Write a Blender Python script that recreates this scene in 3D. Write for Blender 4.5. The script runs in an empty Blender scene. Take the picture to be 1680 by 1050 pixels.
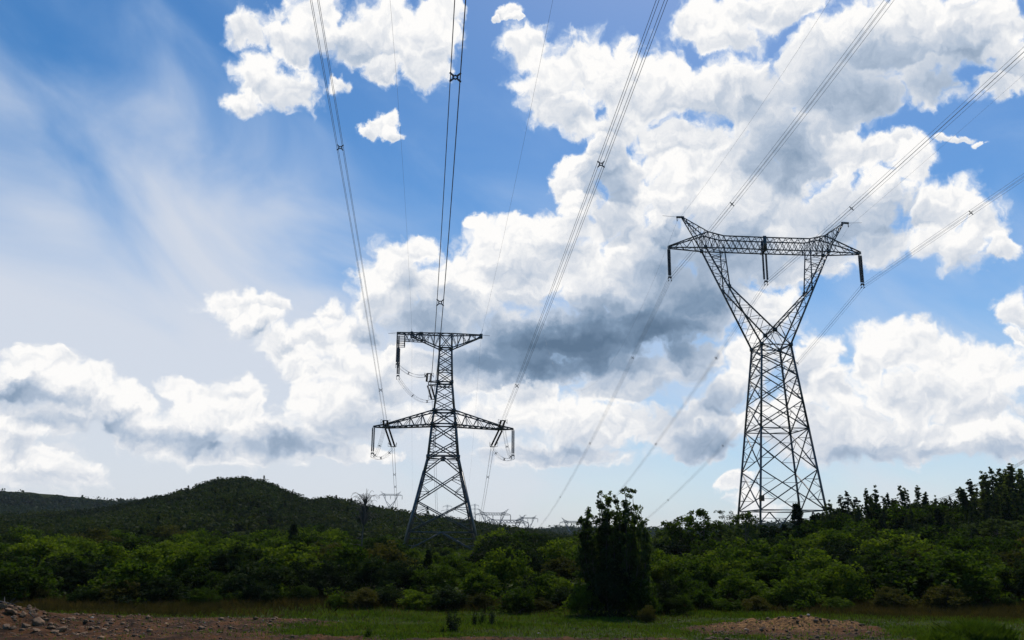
import bpy, bmesh, math, random
import numpy as np
from mathutils import Vector, Matrix

S = bpy.context.scene
COL = S.collection

# ----------------------------------------------------------------- camera
EYE = Vector((0.0, 0.0, 4.0))
FPX = 1500.0                       # focal length in units of a 1680-wide frame
TILT = math.radians(13.7)
ROLL = math.radians(0.4)
cam_d = bpy.data.cameras.new('camera')
cam = bpy.data.objects.new('camera', cam_d)
COL.objects.link(cam)
cam_d.sensor_width = 36.0
cam_d.lens = 36.0 * FPX / 1680.0
cam_d.clip_start = 0.5
cam_d.clip_end = 30000.0
cam.location = EYE
cam.rotation_euler = (Matrix.Rotation(math.pi / 2 + TILT, 3, 'X') @ Matrix.Rotation(ROLL, 3, 'Z')).to_euler()
S.camera = cam

S.view_settings.view_transform = 'Standard'
S.view_settings.look = 'None'
S.view_settings.exposure = 0.0
S.view_settings.gamma = 1.0
S.view_settings.use_curve_mapping = False
S.cycles.max_bounces = 5
S.cycles.diffuse_bounces = 3
S.cycles.glossy_bounces = 2
S.cycles.transmission_bounces = 3
S.cycles.transparent_max_bounces = 6
S.cycles.caustics_reflective = False
S.cycles.caustics_refractive = False
S.cycles.use_denoising = True
S.cycles.denoiser = 'OPENIMAGEDENOISE'
S.cycles.denoising_input_passes = 'RGB_ALBEDO_NORMAL'
S.cycles.denoising_prefilter = 'ACCURATE'

CR, SR, CT, ST = math.cos(ROLL), math.sin(ROLL), math.cos(TILT), math.sin(TILT)


def ray(px, py):
    """Direction through a point of the 1680x1050 picture, scaled so that y = 1."""
    dx, dy = px - 840.0, py - 525.0
    ux, uy = dx * CR + dy * SR, -dx * SR + dy * CR
    x, z = ux / FPX, -uy / FPX
    Y, Z = CT - z * ST, ST + z * CT
    return Vector((x / Y, 1.0, Z / Y))


def at(px, py, Y):
    """World point at depth Y seen in that direction."""
    return EYE + ray(px, py) * Y


# -------------------------------------------------------------- sun and sky
SUN_EL, SUN_AZ = math.radians(52.0), math.radians(16.0)    # azimuth clockwise from +Y
sun_d = bpy.data.lights.new('sun', 'SUN')
sun_d.energy = 3.0
sun_d.angle = math.radians(0.5)
sun_d.color = (1.0, 0.95, 0.87)
sun = bpy.data.objects.new('sun', sun_d)
COL.objects.link(sun)
sdir = Vector((math.sin(SUN_AZ) * math.cos(SUN_EL), math.cos(SUN_AZ) * math.cos(SUN_EL), math.sin(SUN_EL)))
sun.rotation_euler = sdir.to_track_quat('Z', 'Y').to_euler()
sun.location = sdir * 200


# clouds: lobes as (x, y, rx, ry) -- bearings and heights, given on the 1680x1050 picture plane
LOBES = [
 # bank above the left line
 (408,52,46,34),(470,70,70,48),(522,36,66,56),(590,66,88,54),(648,56,80,66),(702,80,56,66),(720,28,44,48),
 (430,130,54,54),(398,172,42,28),(474,142,68,42),(640,122,52,34),(562,146,24,16),
 (598,216,27,15),(626,207,30,19),(646,220,24,12),(606,203,18,11),(832,14,24,13),(846,26,14,8),(816,26,13,8),
 # big bank top right
 (868,80,52,50),(900,148,70,66),(960,100,78,56),(1020,140,90,76),(1100,150,96,64),(1180,150,88,62),
 (940,190,58,38),(1010,214,78,46),(1100,236,90,56),
 (1150,40,74,42),(1228,28,88,46),(1300,16,60,36),(1200,62,76,30),
 (1322,92,58,48),(1400,80,110,88),(1500,60,120,88),(1600,50,110,78),(1664,96,56,48),(1350,160,90,88),
 (1424,160,64,52),(1530,134,72,44),(1260,200,70,90,0.15),(1220,270,90,80,0.15),(1300,250,80,80),
 # heaped heads round the right pylon
 (1110,300,58,40),(1160,308,78,54),(1088,350,42,40),(1204,350,80,62),(1074,384,28,34),
 (1440,240,58,30),(1478,230,24,26),(1400,262,58,48),(1502,272,42,44),(1440,322,88,58),(1380,332,60,60),
 (1340,384,118,70,0.0),(1300,424,96,58,0.0),(1440,396,80,50,0.0),
 (1560,330,58,40),(1604,372,66,50),(1560,404,68,44),(1640,412,38,30),(1530,352,40,30),
 (1556,232,26,10),(1584,225,26,11),(1604,234,17,7),(1630,140,50,24),(1240,420,80,60,0.0),(1150,262,120,70,0.2),(1230,150,120,56,0.3),(1110,330,90,66,-0.05),(1330,230,90,60,0.2),(1000,262,50,40,0.1),(1250,340,100,60,0.1),(1110,400,56,56,0.05),(1085,455,60,50,-0.1),(1300,310,60,50,0.0),(700,590,60,30,0.0),(1210,480,60,60,-0.1),(780,596,90,40,0.0),(880,606,120,36,0.0),(1000,600,140,36,0.0),(1130,590,70,50,-0.1),
 # chain of heads stepping down to the left
 (970,240,27,18),(936,280,29,25),(928,302,27,28),(945,340,36,28),(985,370,56,36),(922,372,58,34),(965,300,48,62,-0.25),
 (1010,280,50,50,-0.25),(1040,330,44,60,-0.25),(1030,400,60,60,0.0),
 (850,372,78,26),(808,402,58,44),(870,402,80,50),(790,440,70,60),(780,372,19,17),(840,460,100,60),(930,432,88,58),
 (1000,472,98,68),(1046,436,48,46),
 (660,420,58,40),(690,408,33,28),(622,448,48,40),(650,480,80,60),(612,500,48,40),(722,480,70,60),(764,500,80,52),(590,540,40,30),
 (950,556,196,66,0.0),(850,560,100,52,0.0),(1080,520,100,72,0.0),(700,524,80,40),(1150,500,84,84,0.0),(1180,430,84,64,0.0),
 # middle left
 (376,504,60,23),(430,502,48,22),(420,530,50,26),(540,516,30,20),(528,560,58,40),(470,566,68,30),(560,600,62,42),(500,602,52,30),
 (50,602,86,34),(90,590,48,25),(150,626,48,30),(40,640,80,40),(130,660,88,46),(200,682,58,40),(216,652,38,30),(60,690,80,36),
 (300,640,44,24),(330,652,58,35),(400,652,38,34),(380,690,70,40),(422,680,28,30),(310,700,70,40),(260,722,80,40),(450,722,90,40),(360,742,120,26,0.0),
 (20,742,60,60),(62,772,88,46),(10,700,38,48),(132,774,66,26),
 (600,640,80,62),(560,692,100,52),(520,650,60,40),(650,600,70,40),(640,690,80,30),(560,745,120,18,0.0),
 # under the dark base
 (900,682,118,38),(868,652,58,32),(960,702,98,42),(1004,640,80,34),(1052,622,72,42),(1022,690,62,34),(900,744,160,26,0.0),(1100,702,80,44),(1150,722,100,34),(790,620,80,50),(800,690,70,40),
 (1190,645,48,36),(1230,600,60,52),(1262,520,60,62),(1338,580,48,44),(1330,622,58,60),(1372,642,46,42),(1180,692,80,44,0.0),
 (1450,560,58,38),(1500,572,80,48),(1560,592,78,50),(1630,612,60,50),(1432,604,36,50),(1500,652,110,60),(1600,662,100,60),
 (1400,702,90,52),(1368,722,60,50),(1500,722,140,42,0.0),(1650,722,84,44),
 (1672,520,30,44),(1662,560,20,20),(1240,836,44,36),(1206,792,32,14),(1300,700,80,60),
]
# shaded undersides: (x, y, rx, ry, strength)
BASES = [
 (950,572,215,66,1.12),(1090,545,110,62,1.05),(1150,490,90,64,.8),(890,592,130,40,1.05),(820,586,120,46,1.0),(1000,600,120,30,.9),(700,524,80,38,.6),(640,545,50,26,.6),(1130,450,110,90,.72),
 (1000,520,120,44,.6),(1210,420,90,60,.58),(940,410,60,36,.34),(1010,318,46,66,.48),(1320,340,110,60,.28),(1260,230,60,80,.25),
 (40,655,100,22,.6),(196,705,66,26,.62),(110,690,60,20,.35),(330,722,80,24,.5),(480,728,90,26,.5),(600,700,90,30,.35),
 (1130,660,100,60,.48),(1420,752,120,24,.42),(1170,722,90,40,.55),(1580,742,110,22,.3),(1400,400,110,44,.36),(1270,440,60,40,.42),
 (560,84,90,28,.34),(640,100,60,22,.25),(430,548,44,14,.35),(1400,140,160,76,.52),(1290,240,90,100,.56),(1560,110,120,54,.50),(1480,360,90,36,.34),(950,184,90,30,.22),(1110,200,80,30,.2),(1040,190,80,40,.22),
 (680,470,36,40,.4),(740,500,60,34,.4),(1500,640,90,24,.2),(1180,190,70,40,.2),(870,445,70,28,.35),(1600,440,60,16,.3),
 (1300,600,40,60,.25),(640,640,60,40,.3),(1350,690,40,40,.3),(60,735,40,20,.3),(900,745,150,20,.35),
]


def azel(px, py):
    r = ray(px, py)
    return math.degrees(math.atan2(r.x, r.y)), math.degrees(math.atan2(r.z, math.hypot(r.x, r.y)))


class NT:
    """Terse helper for building node trees."""
    def __init__(self, tree):
        self.t, self.n, self.l = tree, tree.nodes, tree.links

    def new(self, kind, **kw):
        n = self.n.new(kind)
        for k, v in kw.items():
            setattr(n, k, v)
        return n

    def put(self, sock, v):
        if isinstance(v, bpy.types.NodeSocket):
            self.l.new(v, sock)
        elif v is not None:
            sock.default_value = v

    def math(self, op, a, b=None, c=None, clamp=False):
        n = self.new('ShaderNodeMath', operation=op, use_clamp=clamp)
        for s, v in zip(n.inputs, (a, b, c)):
            self.put(s, v)
        return n.outputs[0]

    def vec(self, op, a, b=None, c=None, out=0):
        n = self.new('ShaderNodeVectorMath', operation=op)
        for s, v in zip(n.inputs, (a, b, c)):
            self.put(s, v)
        return n.outputs[out]

    def ramp(self, v, a, b, c=0.0, d=1.0, smooth=True):
        n = self.new('ShaderNodeMapRange', interpolation_type='SMOOTHSTEP' if smooth else 'LINEAR', clamp=not smooth)
        for s, x in zip(n.inputs[:5], (v, a, b, c, d)):
            self.put(s, x)
        return n.outputs[0]

    def mix(self, f, a, b, mode='MIX'):
        n = self.new('ShaderNodeMix', data_type='RGBA', blend_type=mode)
        self.put(n.inputs[0], f)
        self.put(n.inputs[6], a)
        self.put(n.inputs[7], b)
        return n.outputs[2]

    def noise(self, v, scale, detail=4.0, rough=0.5, dim='3D', color=False, dist=0.0):
        n = self.new('ShaderNodeTexNoise', noise_dimensions=dim)
        self.put(n.inputs['Vector'], v)
        n.inputs['Scale'].default_value = scale
        n.inputs['Detail'].default_value = detail
        n.inputs['Roughness'].default_value = rough
        n.inputs['Distortion'].default_value = dist
        return n.outputs[1 if color else 0]

    def voro(self, v, scale, detail=2.0, rough=0.5, smooth=0.6):
        n = self.new('ShaderNodeTexVoronoi', voronoi_dimensions='2D', feature='SMOOTH_F1')
        self.put(n.inputs['Vector'], v)
        n.inputs['Scale'].default_value = scale
        n.inputs['Detail'].default_value = detail
        n.inputs['Roughness'].default_value = rough
        n.inputs['Smoothness'].default_value = smooth
        return n.outputs['Distance']


def build_sky():
    w = bpy.data.worlds.new('World')
    S.world = w
    w.use_nodes = True
    w.node_tree.nodes.clear()
    N = NT(w.node_tree)
    out = N.new('ShaderNodeOutputWorld')
    bg = N.new('ShaderNodeBackground')
    d = N.new('ShaderNodeTexCoord').outputs['Generated']
    sky = N.new('ShaderNodeTexSky', sky_type='NISHITA', sun_disc=False)
    sky.sun_elevation = SUN_EL
    sky.sun_rotation = SUN_AZ
    sky.altitude = 300.0
    sky.air_density = 1.0
    sky.dust_density = 0.6
    sky.ozone_density = 2.5
    sep = N.new('ShaderNodeSeparateXYZ')
    N.l.new(d, sep.inputs[0])
    R2D = 180.0 / math.pi
    az = N.math('MULTIPLY', N.math('ARCTAN2', sep.outputs[0], sep.outputs[1]), R2D)
    el = N.math('MULTIPLY', N.math('ARCSINE', sep.outputs[2]), R2D)
    cmb = N.new('ShaderNodeCombineXYZ')
    N.l.new(az, cmb.inputs[0]); N.l.new(el, cmb.inputs[1])
    p = cmb.outputs[0]
    # ragged outline: warp the coordinates at two scales
    w1 = N.noise(p, 0.34, 3.0, 0.5, '2D', color=True)
    w2 = N.noise(p, 1.25, 4.0, 0.62, '2D', color=True)
    q = N.vec('MULTIPLY_ADD', w1, (2.6, 2.0, 0.0), p)
    q = N.vec('ADD', q, (-1.3, -1.0, 0.0))
    q = N.vec('MULTIPLY_ADD', w2, (0.8, 0.7, 0.0), q)
    q = N.vec('ADD', q, (-0.4, -0.35, 0.0))
    up = N.vec('ADD', q, (-0.08, 0.40, 0.0))
    v0 = N.voro(q, 0.50, 2.0, 0.5, 0.6)
    f0 = N.noise(q, 0.60, 7.0, 0.58, '2D')
    f1 = N.noise(up, 0.60, 5.0, 0.58, '2D')
    # heads drawn back to front: each is bright on the crown and greys off towards its foot
    acc, body = None, None
    K = math.degrees(1.0 / FPX)
    for lobe in sorted(LOBES, key=lambda b: (len(b) == 4, b[1] + 0.35 * b[3])):
        x, y, rx, ry = lobe[:4]
        a, e = azel(x, y)
        k = 1.0 + ((x - 840) / FPX) ** 2 * 0.5
        sx, sy = k / (rx * K), k / (ry * K)
        m = N.vec('MULTIPLY_ADD', q, (sx, sy, 0.0), (-a * sx, -e * sy, 0.0))
        ln = N.vec('LENGTH', m, out=1)
        acc = ln if acc is None else N.math('SMOOTH_MIN', acc, ln, 0.20)
        soft = 0.34 if max(rx, ry) > 75 else 0.22
        mask = N.ramp(ln, 1.10, 1.10 - soft)
        top = N.vec('DOT_PRODUCT', m, (-0.12, 0.62, 0.0), out=1)
        if len(lobe) == 5:
            top = N.math('MULTIPLY_ADD', top, 0.5, lobe[4])
        if body is None:
            body = top
        else:
            n = N.new('ShaderNodeMix', data_type='FLOAT', clamp_factor=False)
            N.put(n.inputs[0], mask); N.put(n.inputs[2], body); N.put(n.inputs[3], top)
            body = n.outputs[0]
    cover = N.math('SUBTRACT', 1.14, acc)
    puff = N.math('SUBTRACT', 0.42, v0)
    fine = N.math('SUBTRACT', f0, 0.5)
    dens = N.math('MULTIPLY_ADD', puff, 0.40, cover)
    dens = N.math('MULTIPLY_ADD', fine, 0.90, dens)
    dens = N.math('MULTIPLY_ADD', body, 1e-6, dens)
    alpha = N.ramp(dens, -0.06, 0.40)
    # shaded undersides
    sh = None
    qs = N.vec('MULTIPLY_ADD', w2, (0.5, 0.4, 0.0), q)
    for (x, y, rx, ry, s) in BASES:
        a, e = azel(x, y - 6)
        sx, sy = 1 / (rx * K), 1 / (ry * K)
        m = N.vec('MULTIPLY_ADD', qs, (sx, sy, 0.0), (-a * sx, -e * sy, 0.0))
        ln = N.vec('LENGTH', m, out=1)
        g = N.ramp(ln, 1.5, 0.1, 0.0, s)
        sh = g if sh is None else N.math('MAXIMUM', sh, g)
    rel = N.math('MULTIPLY', N.math('SUBTRACT', f0, f1), 0.62)
    rel = N.math('MULTIPLY_ADD', puff, 0.22, rel)
    rim = N.ramp(dens, 0.75, 0.05, 0.0, 0.16)
    rel = N.math('MULTIPLY', rel, N.math('MULTIPLY_ADD', sh, -0.75, 1.0))
    lit = N.math('ADD', N.ramp(body, -0.65, 0.60, 0.76, 1.06), rel)
    lit = N.math('ADD', lit, rim)
    lit = N.math('SUBTRACT', lit, N.math('MULTIPLY', sh, N.ramp(cover, 0.05, 0.55, 0.34, 0.80)))
    cr = N.new('ShaderNodeValToRGB')
    N.l.new(lit, cr.inputs[0])
    els = cr.color_ramp.elements
    els[0].position, els[0].color = 0.05, (0.115, 0.185, 0.285, 1)
    els[1].position, els[1].color = 1.0, (1.0, 0.99, 0.975, 1)
    for pos, c in ((0.28, (0.22, 0.315, 0.45, 1)), (0.55, (0.46, 0.545, 0.67, 1)), (0.8, (0.75, 0.78, 0.83, 1))):
        e_ = els.new(pos); e_.color = c
    cloud = cr.outputs[0]
    # clear sky, a little deeper than the model's, with a thin high veil towards the left and the skyline
    hs = N.new('ShaderNodeHueSaturation')
    hs.inputs['Saturation'].default_value = 1.48
    N.l.new(sky.outputs[0], hs.inputs['Color'])
    clear = hs.outputs[0]
    rot = N.new('ShaderNodeVectorRotate', rotation_type='Z_AXIS')
    N.l.new(p, rot.inputs['Vector'])
    rot.inputs['Angle'].default_value = math.radians(28)
    st = N.vec('MULTIPLY', rot.outputs[0], (0.065, 0.15, 1.0))
    veil = N.noise(st, 1.0, 6.0, 0.52, '2D', dist=0.45)
    bank = N.math('ADD', N.ramp(el, 31.0, 9.0, -0.12, 0.95, smooth=False), N.ramp(az, 8.0, -26.0, -0.26, 0.26))
    veil = N.math('ADD', N.math('MULTIPLY', N.math('SUBTRACT', veil, 0.5), 1.15), bank)
    veil = N.ramp(veil, -0.05, 1.05, 0.07, 0.90)
    front = N.ramp(N.math('ABSOLUTE', az), 45.0, 95.0, 1.0, 0.06)     # the veil hangs over this quarter of the sky only
    veil = N.math('MULTIPLY', veil, front)
    low = N.math('MULTIPLY', N.ramp(el, 15.0, 0.0, 0.0, 0.72), front)
    pale = N.mix(N.math('MULTIPLY', veil, 1.0), (0.40, 0.60, 0.88, 1), (0.74, 0.76, 0.81, 1))
    over = N.math('MAXIMUM', veil, low)
    # opacity and colour of everything in front of the clear sky
    a_all = N.math('SUBTRACT', 1.0, N.math('MULTIPLY', N.math('SUBTRACT', 1.0, alpha), N.math('SUBTRACT', 1.0, over)))
    N.l.new(clear, bg.inputs[0])
    bg.inputs[1].default_value = SKY_K
    bc = N.new('ShaderNodeBackground')
    N.l.new(N.mix(alpha, pale, cloud), bc.inputs[0])
    bc.inputs[1].default_value = 1.0
    ms = N.new('ShaderNodeMixShader')
    N.l.new(a_all, ms.inputs[0]); N.l.new(bg.outputs[0], ms.inputs[1]); N.l.new(bc.outputs[0], ms.inputs[2])
    N.l.new(ms.outputs[0], out.inputs[0])
    w.cycles.sampling_method = 'MANUAL'
    w.cycles.sample_map_resolution = 512


SKY_K = 0.1
build_sky()

# ------------------------------------------------------------------ helpers
RNG = np.random.default_rng(7)


def tag(o, label=None, cat=None, group=None, kind=None):
    if label: o['label'] = label
    if cat: o['category'] = cat
    if group: o['group'] = group
    if kind: o['kind'] = kind
    return o


def empty(name, loc=(0, 0, 0), rz=0.0, label=None, cat=None, group=None):
    o = bpy.data.objects.new(name, None)
    COL.objects.link(o)
    o.empty_display_size = 0.5
    o.location = loc
    o.rotation_euler = (0, 0, rz)
    return tag(o, label, cat, group)


def link_mesh(name, V, F, mat, parent=None, smooth=False):
    """V (n,3); F list of (m,k) integer arrays or one array."""
    me = bpy.data.meshes.new(name)
    V = np.asarray(V, dtype=np.float32)
    Fs = F if isinstance(F, list) else [F]
    Fs = [np.asarray(f, dtype=np.int32) for f in Fs if len(f)]
    me.vertices.add(len(V))
    me.vertices.foreach_set('co', V.ravel())
    nl = sum(f.size for f in Fs)
    nf = sum(len(f) for f in Fs)
    me.loops.add(nl)
    me.polygons.add(nf)
    me.loops.foreach_set('vertex_index', np.concatenate([f.ravel() for f in Fs]))
    tot = np.concatenate([np.full(len(f), f.shape[1], dtype=np.int32) for f in Fs])
    st = np.concatenate([[0], np.cumsum(tot)[:-1]]).astype(np.int32)
    me.polygons.foreach_set('loop_start', st)
    if smooth:
        me.polygons.foreach_set('use_smooth', np.ones(nf, dtype=bool))
    me.update(calc_edges=True)
    me.validate()
    me.materials.append(mat)
    o = bpy.data.objects.new(name, me)
    COL.objects.link(o)
    if parent:
        o.parent = parent
    return o


def copy_tree(o, parent=None):
    c = o.copy()
    COL.objects.link(c)
    if parent:
        c.parent = parent
    for ch in o.children:
        copy_tree(ch, c)
    return c


class Bars:
    """Collects straight members, tubes, plates and lathed strings; builds them as one mesh."""
    def __init__(self):
        self.V, self.F4, self.n = [], [], 0

    def add(self, V, F):
        self.V.append(np.asarray(V, float))
        self.F4.append(np.asarray(F, int) + self.n)
        self.n += len(V)

    def bar(self, p, q, w, h=None):
        p, q = np.asarray(p, float), np.asarray(q, float)
        d = q - p
        L = np.linalg.norm(d)
        if L < 1e-6:
            return
        d /= L
        up = np.array([0, 0, 1.0]) if abs(d[2]) < 0.95 else np.array([0, 1.0, 0])
        a = np.cross(d, up); a /= np.linalg.norm(a)
        b = np.cross(d, a)
        a, b = a * w / 2, b * (h or w) / 2
        V = [p - a - b, p + a - b, p + a + b, p - a + b, q - a - b, q + a - b, q + a + b, q - a + b]
        self.add(V, [[0, 1, 5, 4], [1, 2, 6, 5], [2, 3, 7, 6], [3, 0, 4, 7], [3, 2, 1, 0], [4, 5, 6, 7]])

    def box(self, c, sx, sy, sz):
        c = np.asarray(c, float)
        self.bar(c - [0, 0, sz / 2], c + [0, 0, sz / 2], sx, sy)

    def tube(self, P, r, k=5):
        P = np.asarray(P, float)
        n = len(P)
        r = np.broadcast_to(np.asarray(r, float), (n,))
        T = np.gradient(P, axis=0)
        T /= np.linalg.norm(T, axis=1)[:, None] + 1e-12
        ref = np.array([0, 0, 1.0]) if np.mean(np.abs(T[:, 2])) < 0.9 else np.array([0, 1.0, 0])
        A = np.cross(T, ref); A /= np.linalg.norm(A, axis=1)[:, None] + 1e-12
        B = np.cross(T, A)
        ang = np.linspace(0, 2 * np.pi, k, endpoint=False)
        V = P[:, None] + (A[:, None] * np.cos(ang)[None, :, None] + B[:, None] * np.sin(ang)[None, :, None]) * r[:, None, None]
        i = np.arange(n - 1)[:, None] * k
        j = np.arange(k)[None]
        F = np.stack([i + j, i + (j + 1) % k, i + k + (j + 1) % k, i + k + j], -1).reshape(-1, 4)
        self.add(V.reshape(-1, 3), F)

    def string(self, p, q, r=0.15, pitch=0.17):
        """A string of insulator sheds from p to q."""
        p, q = np.asarray(p, float), np.asarray(q, float)
        L = np.linalg.norm(q - p)
        n = max(4, int(L / pitch))
        t, rr = [], []
        for i in range(n):
            for f, x in ((0.05, 0.6), (0.35, 1.0), (0.6, 1.0), (0.95, 0.6)):
                t.append((i + f) / n); rr.append(r * x)
        t = np.array(t)[:, None]
        self.tube(p + (q - p) * t, rr, 8)

    def build(self, name, mat, parent=None):
        return link_mesh(name, np.concatenate(self.V), np.concatenate(self.F4), mat, parent)


# ---------------------------------------------------------------- materials
def material(name):
    m = bpy.data.materials.new(name)
    m.use_nodes = True
    m.node_tree.nodes.clear()
    N = NT(m.node_tree)
    out = N.new('ShaderNodeOutputMaterial')
    return m, N, out


def principled(name, col, rough=0.6, metal=0.0, var=0.25, scale=3.0, bump=0.0, bscale=8.0):
    m, N, out = material(name)
    b = N.new('ShaderNodeBsdfPrincipled')
    co = N.new('ShaderNodeTexCoord').outputs['Object']
    nz = N.noise(co, scale, 5.0, 0.6)
    f = N.ramp(nz, 0.3, 0.7, 0.0, 1.0)
    a = tuple(c * (1 - var) for c in col) + (1,)
    d = tuple(min(1, c * (1 + var)) for c in col) + (1,)
    N.l.new(N.mix(f, a, d), b.inputs['Base Color'])
    b.inputs['Roughness'].default_value = rough
    b.inputs['Metallic'].default_value = metal
    if bump:
        bp = N.new('ShaderNodeBump')
        bp.inputs['Strength'].default_value = 1.0
        bp.inputs['Distance'].default_value = bump
        N.l.new(N.noise(co, bscale, 6.0, 0.6), bp.inputs['Height'])
        N.l.new(bp.outputs[0], b.inputs['Normal'])
    N.l.new(b.outputs[0], out.inputs[0])
    return m


def leafy(name, c1, c2, c3, scale=0.35, trans=0.45, rnd=0.5):
    """Foliage: colour drifts through three greens over the plant and from plant to plant; leaves let light through."""
    m, N, out = material(name)
    geo = N.new('ShaderNodeNewGeometry').outputs['Position']
    oi = N.new('ShaderNodeObjectInfo').outputs['Random']
    nz = N.noise(geo, scale, 3.0, 0.65)
    n2 = N.noise(geo, scale * 9.0, 2.0, 0.5)
    v = N.math('MULTIPLY_ADD', N.math('SUBTRACT', oi, 0.5), rnd, nz)
    v = N.math('MULTIPLY_ADD', N.math('SUBTRACT', n2, 0.5), 0.8, v)
    cr = N.new('ShaderNodeValToRGB')
    N.l.new(v, cr.inputs[0])
    els = cr.color_ramp.elements
    els[0].position, els[0].color = 0.25, c1 + (1,)
    els[1].position, els[1].color = 0.80, c3 + (1,)
    e = els.new(0.52); e.color = c2 + (1,)
    col = cr.outputs[0]
    d = N.new('ShaderNodeBsdfDiffuse'); N.l.new(col, d.inputs[0])
    t = N.new('ShaderNodeBsdfTranslucent')
    N.l.new(N.mix(1.0, col, (1.25, 1.35, 0.55, 1), 'MULTIPLY'), t.inputs[0])
    g = N.new('ShaderNodeBsdfGlossy'); g.inputs['Roughness'].default_value = 0.6
    g.inputs[0].default_value = (0.5, 0.5, 0.5, 1)
    mx = N.new('ShaderNodeMixShader'); mx.inputs[0].default_value = trans
    N.l.new(d.outputs[0], mx.inputs[1]); N.l.new(t.outputs[0], mx.inputs[2])
    m2 = N.new('ShaderNodeMixShader'); m2.inputs[0].default_value = 0.012
    N.l.new(mx.outputs[0], m2.inputs[1]); N.l.new(g.outputs[0], m2.inputs[2])
    N.l.new(m2.outputs[0], out.inputs[0])
    return m


STEEL = principled('galvanised_steel', (0.115, 0.112, 0.105), 0.40, 0.35, 0.3, 0.6)
STEEL_FAR = principled('hazed_steel', (0.22, 0.23, 0.24), 0.6, 0.5, 0.2, 0.2)  # distant pylons: the paling of haze is put into the steel colour
GLASS_BROWN = principled('brown_porcelain', (0.06, 0.03, 0.022), 0.25, 0.0, 0.2, 2.0)
GREY_RUBBER = principled('grey_composite', (0.10, 0.09, 0.09), 0.5, 0.0, 0.2, 2.0)
ALU = principled('dull_aluminium', (0.16, 0.16, 0.165), 0.5, 0.6, 0.15, 0.3)
BARK = principled('bark', (0.09, 0.07, 0.055), 0.9, 0.0, 0.4, 3.0, 0.02, 12.0)
PALE_BARK = principled('dead_bark', (0.085, 0.072, 0.058), 0.9, 0.0, 0.35, 3.0, 0.01, 12.0)
ROCK = principled('tan_rock', (0.19, 0.105, 0.050), 0.9, 0.0, 0.45, 2.2, 0.06, 5.0)
LEAF_TREE = leafy('leaf_poplar', (0.032, 0.048, 0.015), (0.062, 0.084, 0.026), (0.095, 0.115, 0.038), 0.6, 0.50)
LEAF_BIG = leafy('leaf_deep', (0.028, 0.046, 0.014), (0.060, 0.086, 0.026), (0.100, 0.125, 0.042), 0.8, 0.50)
LEAF_SHRUB = leafy('leaf_shrub', (0.016, 0.030, 0.004), (0.048, 0.080, 0.006), (0.112, 0.146, 0.012), 0.30, 0.46)
LEAF_OLIVE = leafy('leaf_olive', (0.028, 0.030, 0.007), (0.055, 0.055, 0.012), (0.085, 0.072, 0.016), 0.30, 0.40)
LEAF_DARK = leafy('leaf_dark', (0.010, 0.018, 0.006), (0.018, 0.030, 0.008), (0.032, 0.050, 0.011), 0.5, 0.30)
LEAF_HILL = leafy('leaf_hill', (0.010, 0.018, 0.005), (0.022, 0.034, 0.008), (0.056, 0.064, 0.013), 0.028, 0.30, 0.0)
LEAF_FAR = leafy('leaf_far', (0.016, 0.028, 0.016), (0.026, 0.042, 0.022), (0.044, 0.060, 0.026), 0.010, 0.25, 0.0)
GRASS_GREEN = leafy('grass_green', (0.048, 0.082, 0.008), (0.090, 0.135, 0.012), (0.145, 0.170, 0.024), 0.35, 0.35, 0.2)
GRASS_DRY = leafy('grass_dry', (0.034, 0.030, 0.009), (0.070, 0.050, 0.016), (0.110, 0.068, 0.027), 0.25, 0.35, 0.2)


# ------------------------------------------------------------------- terrain
def sstep(a, b, x):
    t = np.clip((np.asarray(x, float) - a) / (b - a), 0, 1)
    return t * t * (3 - 2 * t)


def hash2(ix, iy):
    h = (ix.astype(np.int64) * 374761393 + iy.astype(np.int64) * 668265263) & 0xffffffff
    h = ((h ^ (h >> 13)) * 1274126177) & 0xffffffff
    return ((h ^ (h >> 16)) & 0xffff) / 65535.0


def vnoise(x, y):
    x, y = np.asarray(x, float), np.asarray(y, float)
    ix, iy = np.floor(x), np.floor(y)
    fx, fy = x - ix, y - iy
    fx, fy = fx * fx * (3 - 2 * fx), fy * fy * (3 - 2 * fy)
    a, b = hash2(ix, iy), hash2(ix + 1, iy)
    c, d = hash2(ix, iy + 1), hash2(ix + 1, iy + 1)
    return (a * (1 - fx) + b * fx) * (1 - fy) + (c * (1 - fx) + d * fx) * fy


def fbm(x, y, oct=4):
    s, a, t = 0.0, 1.0, 0.0
    for i in range(oct):
        s = s + a * vnoise(x * 2 ** i + 17 * i, y * 2 ** i - 31 * i); t += a; a *= 0.5
    return s / t - 0.5


def soil_mask(x, y):
    """1 on bare soil, 0 on grass, in the open strip before the shrubs."""
    n = fbm(x * 0.22, y * 0.35, 4)
    left = sstep(-8, -13, x + 9 * n) * sstep(52.0, 49.8, y + 5 * n)
    front = sstep(42.6, 41.2, y + 4 * n) * sstep(30, 26, np.abs(x))
    tan = np.exp(-(((x - 13.6) / 4.6) ** 2 + ((y - 46.5) / 4.2) ** 2)) * 1.6 + n * 0.9
    return np.clip(np.maximum(np.maximum(left, front), sstep(0.35, 0.7, tan)), 0, 1)


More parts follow.
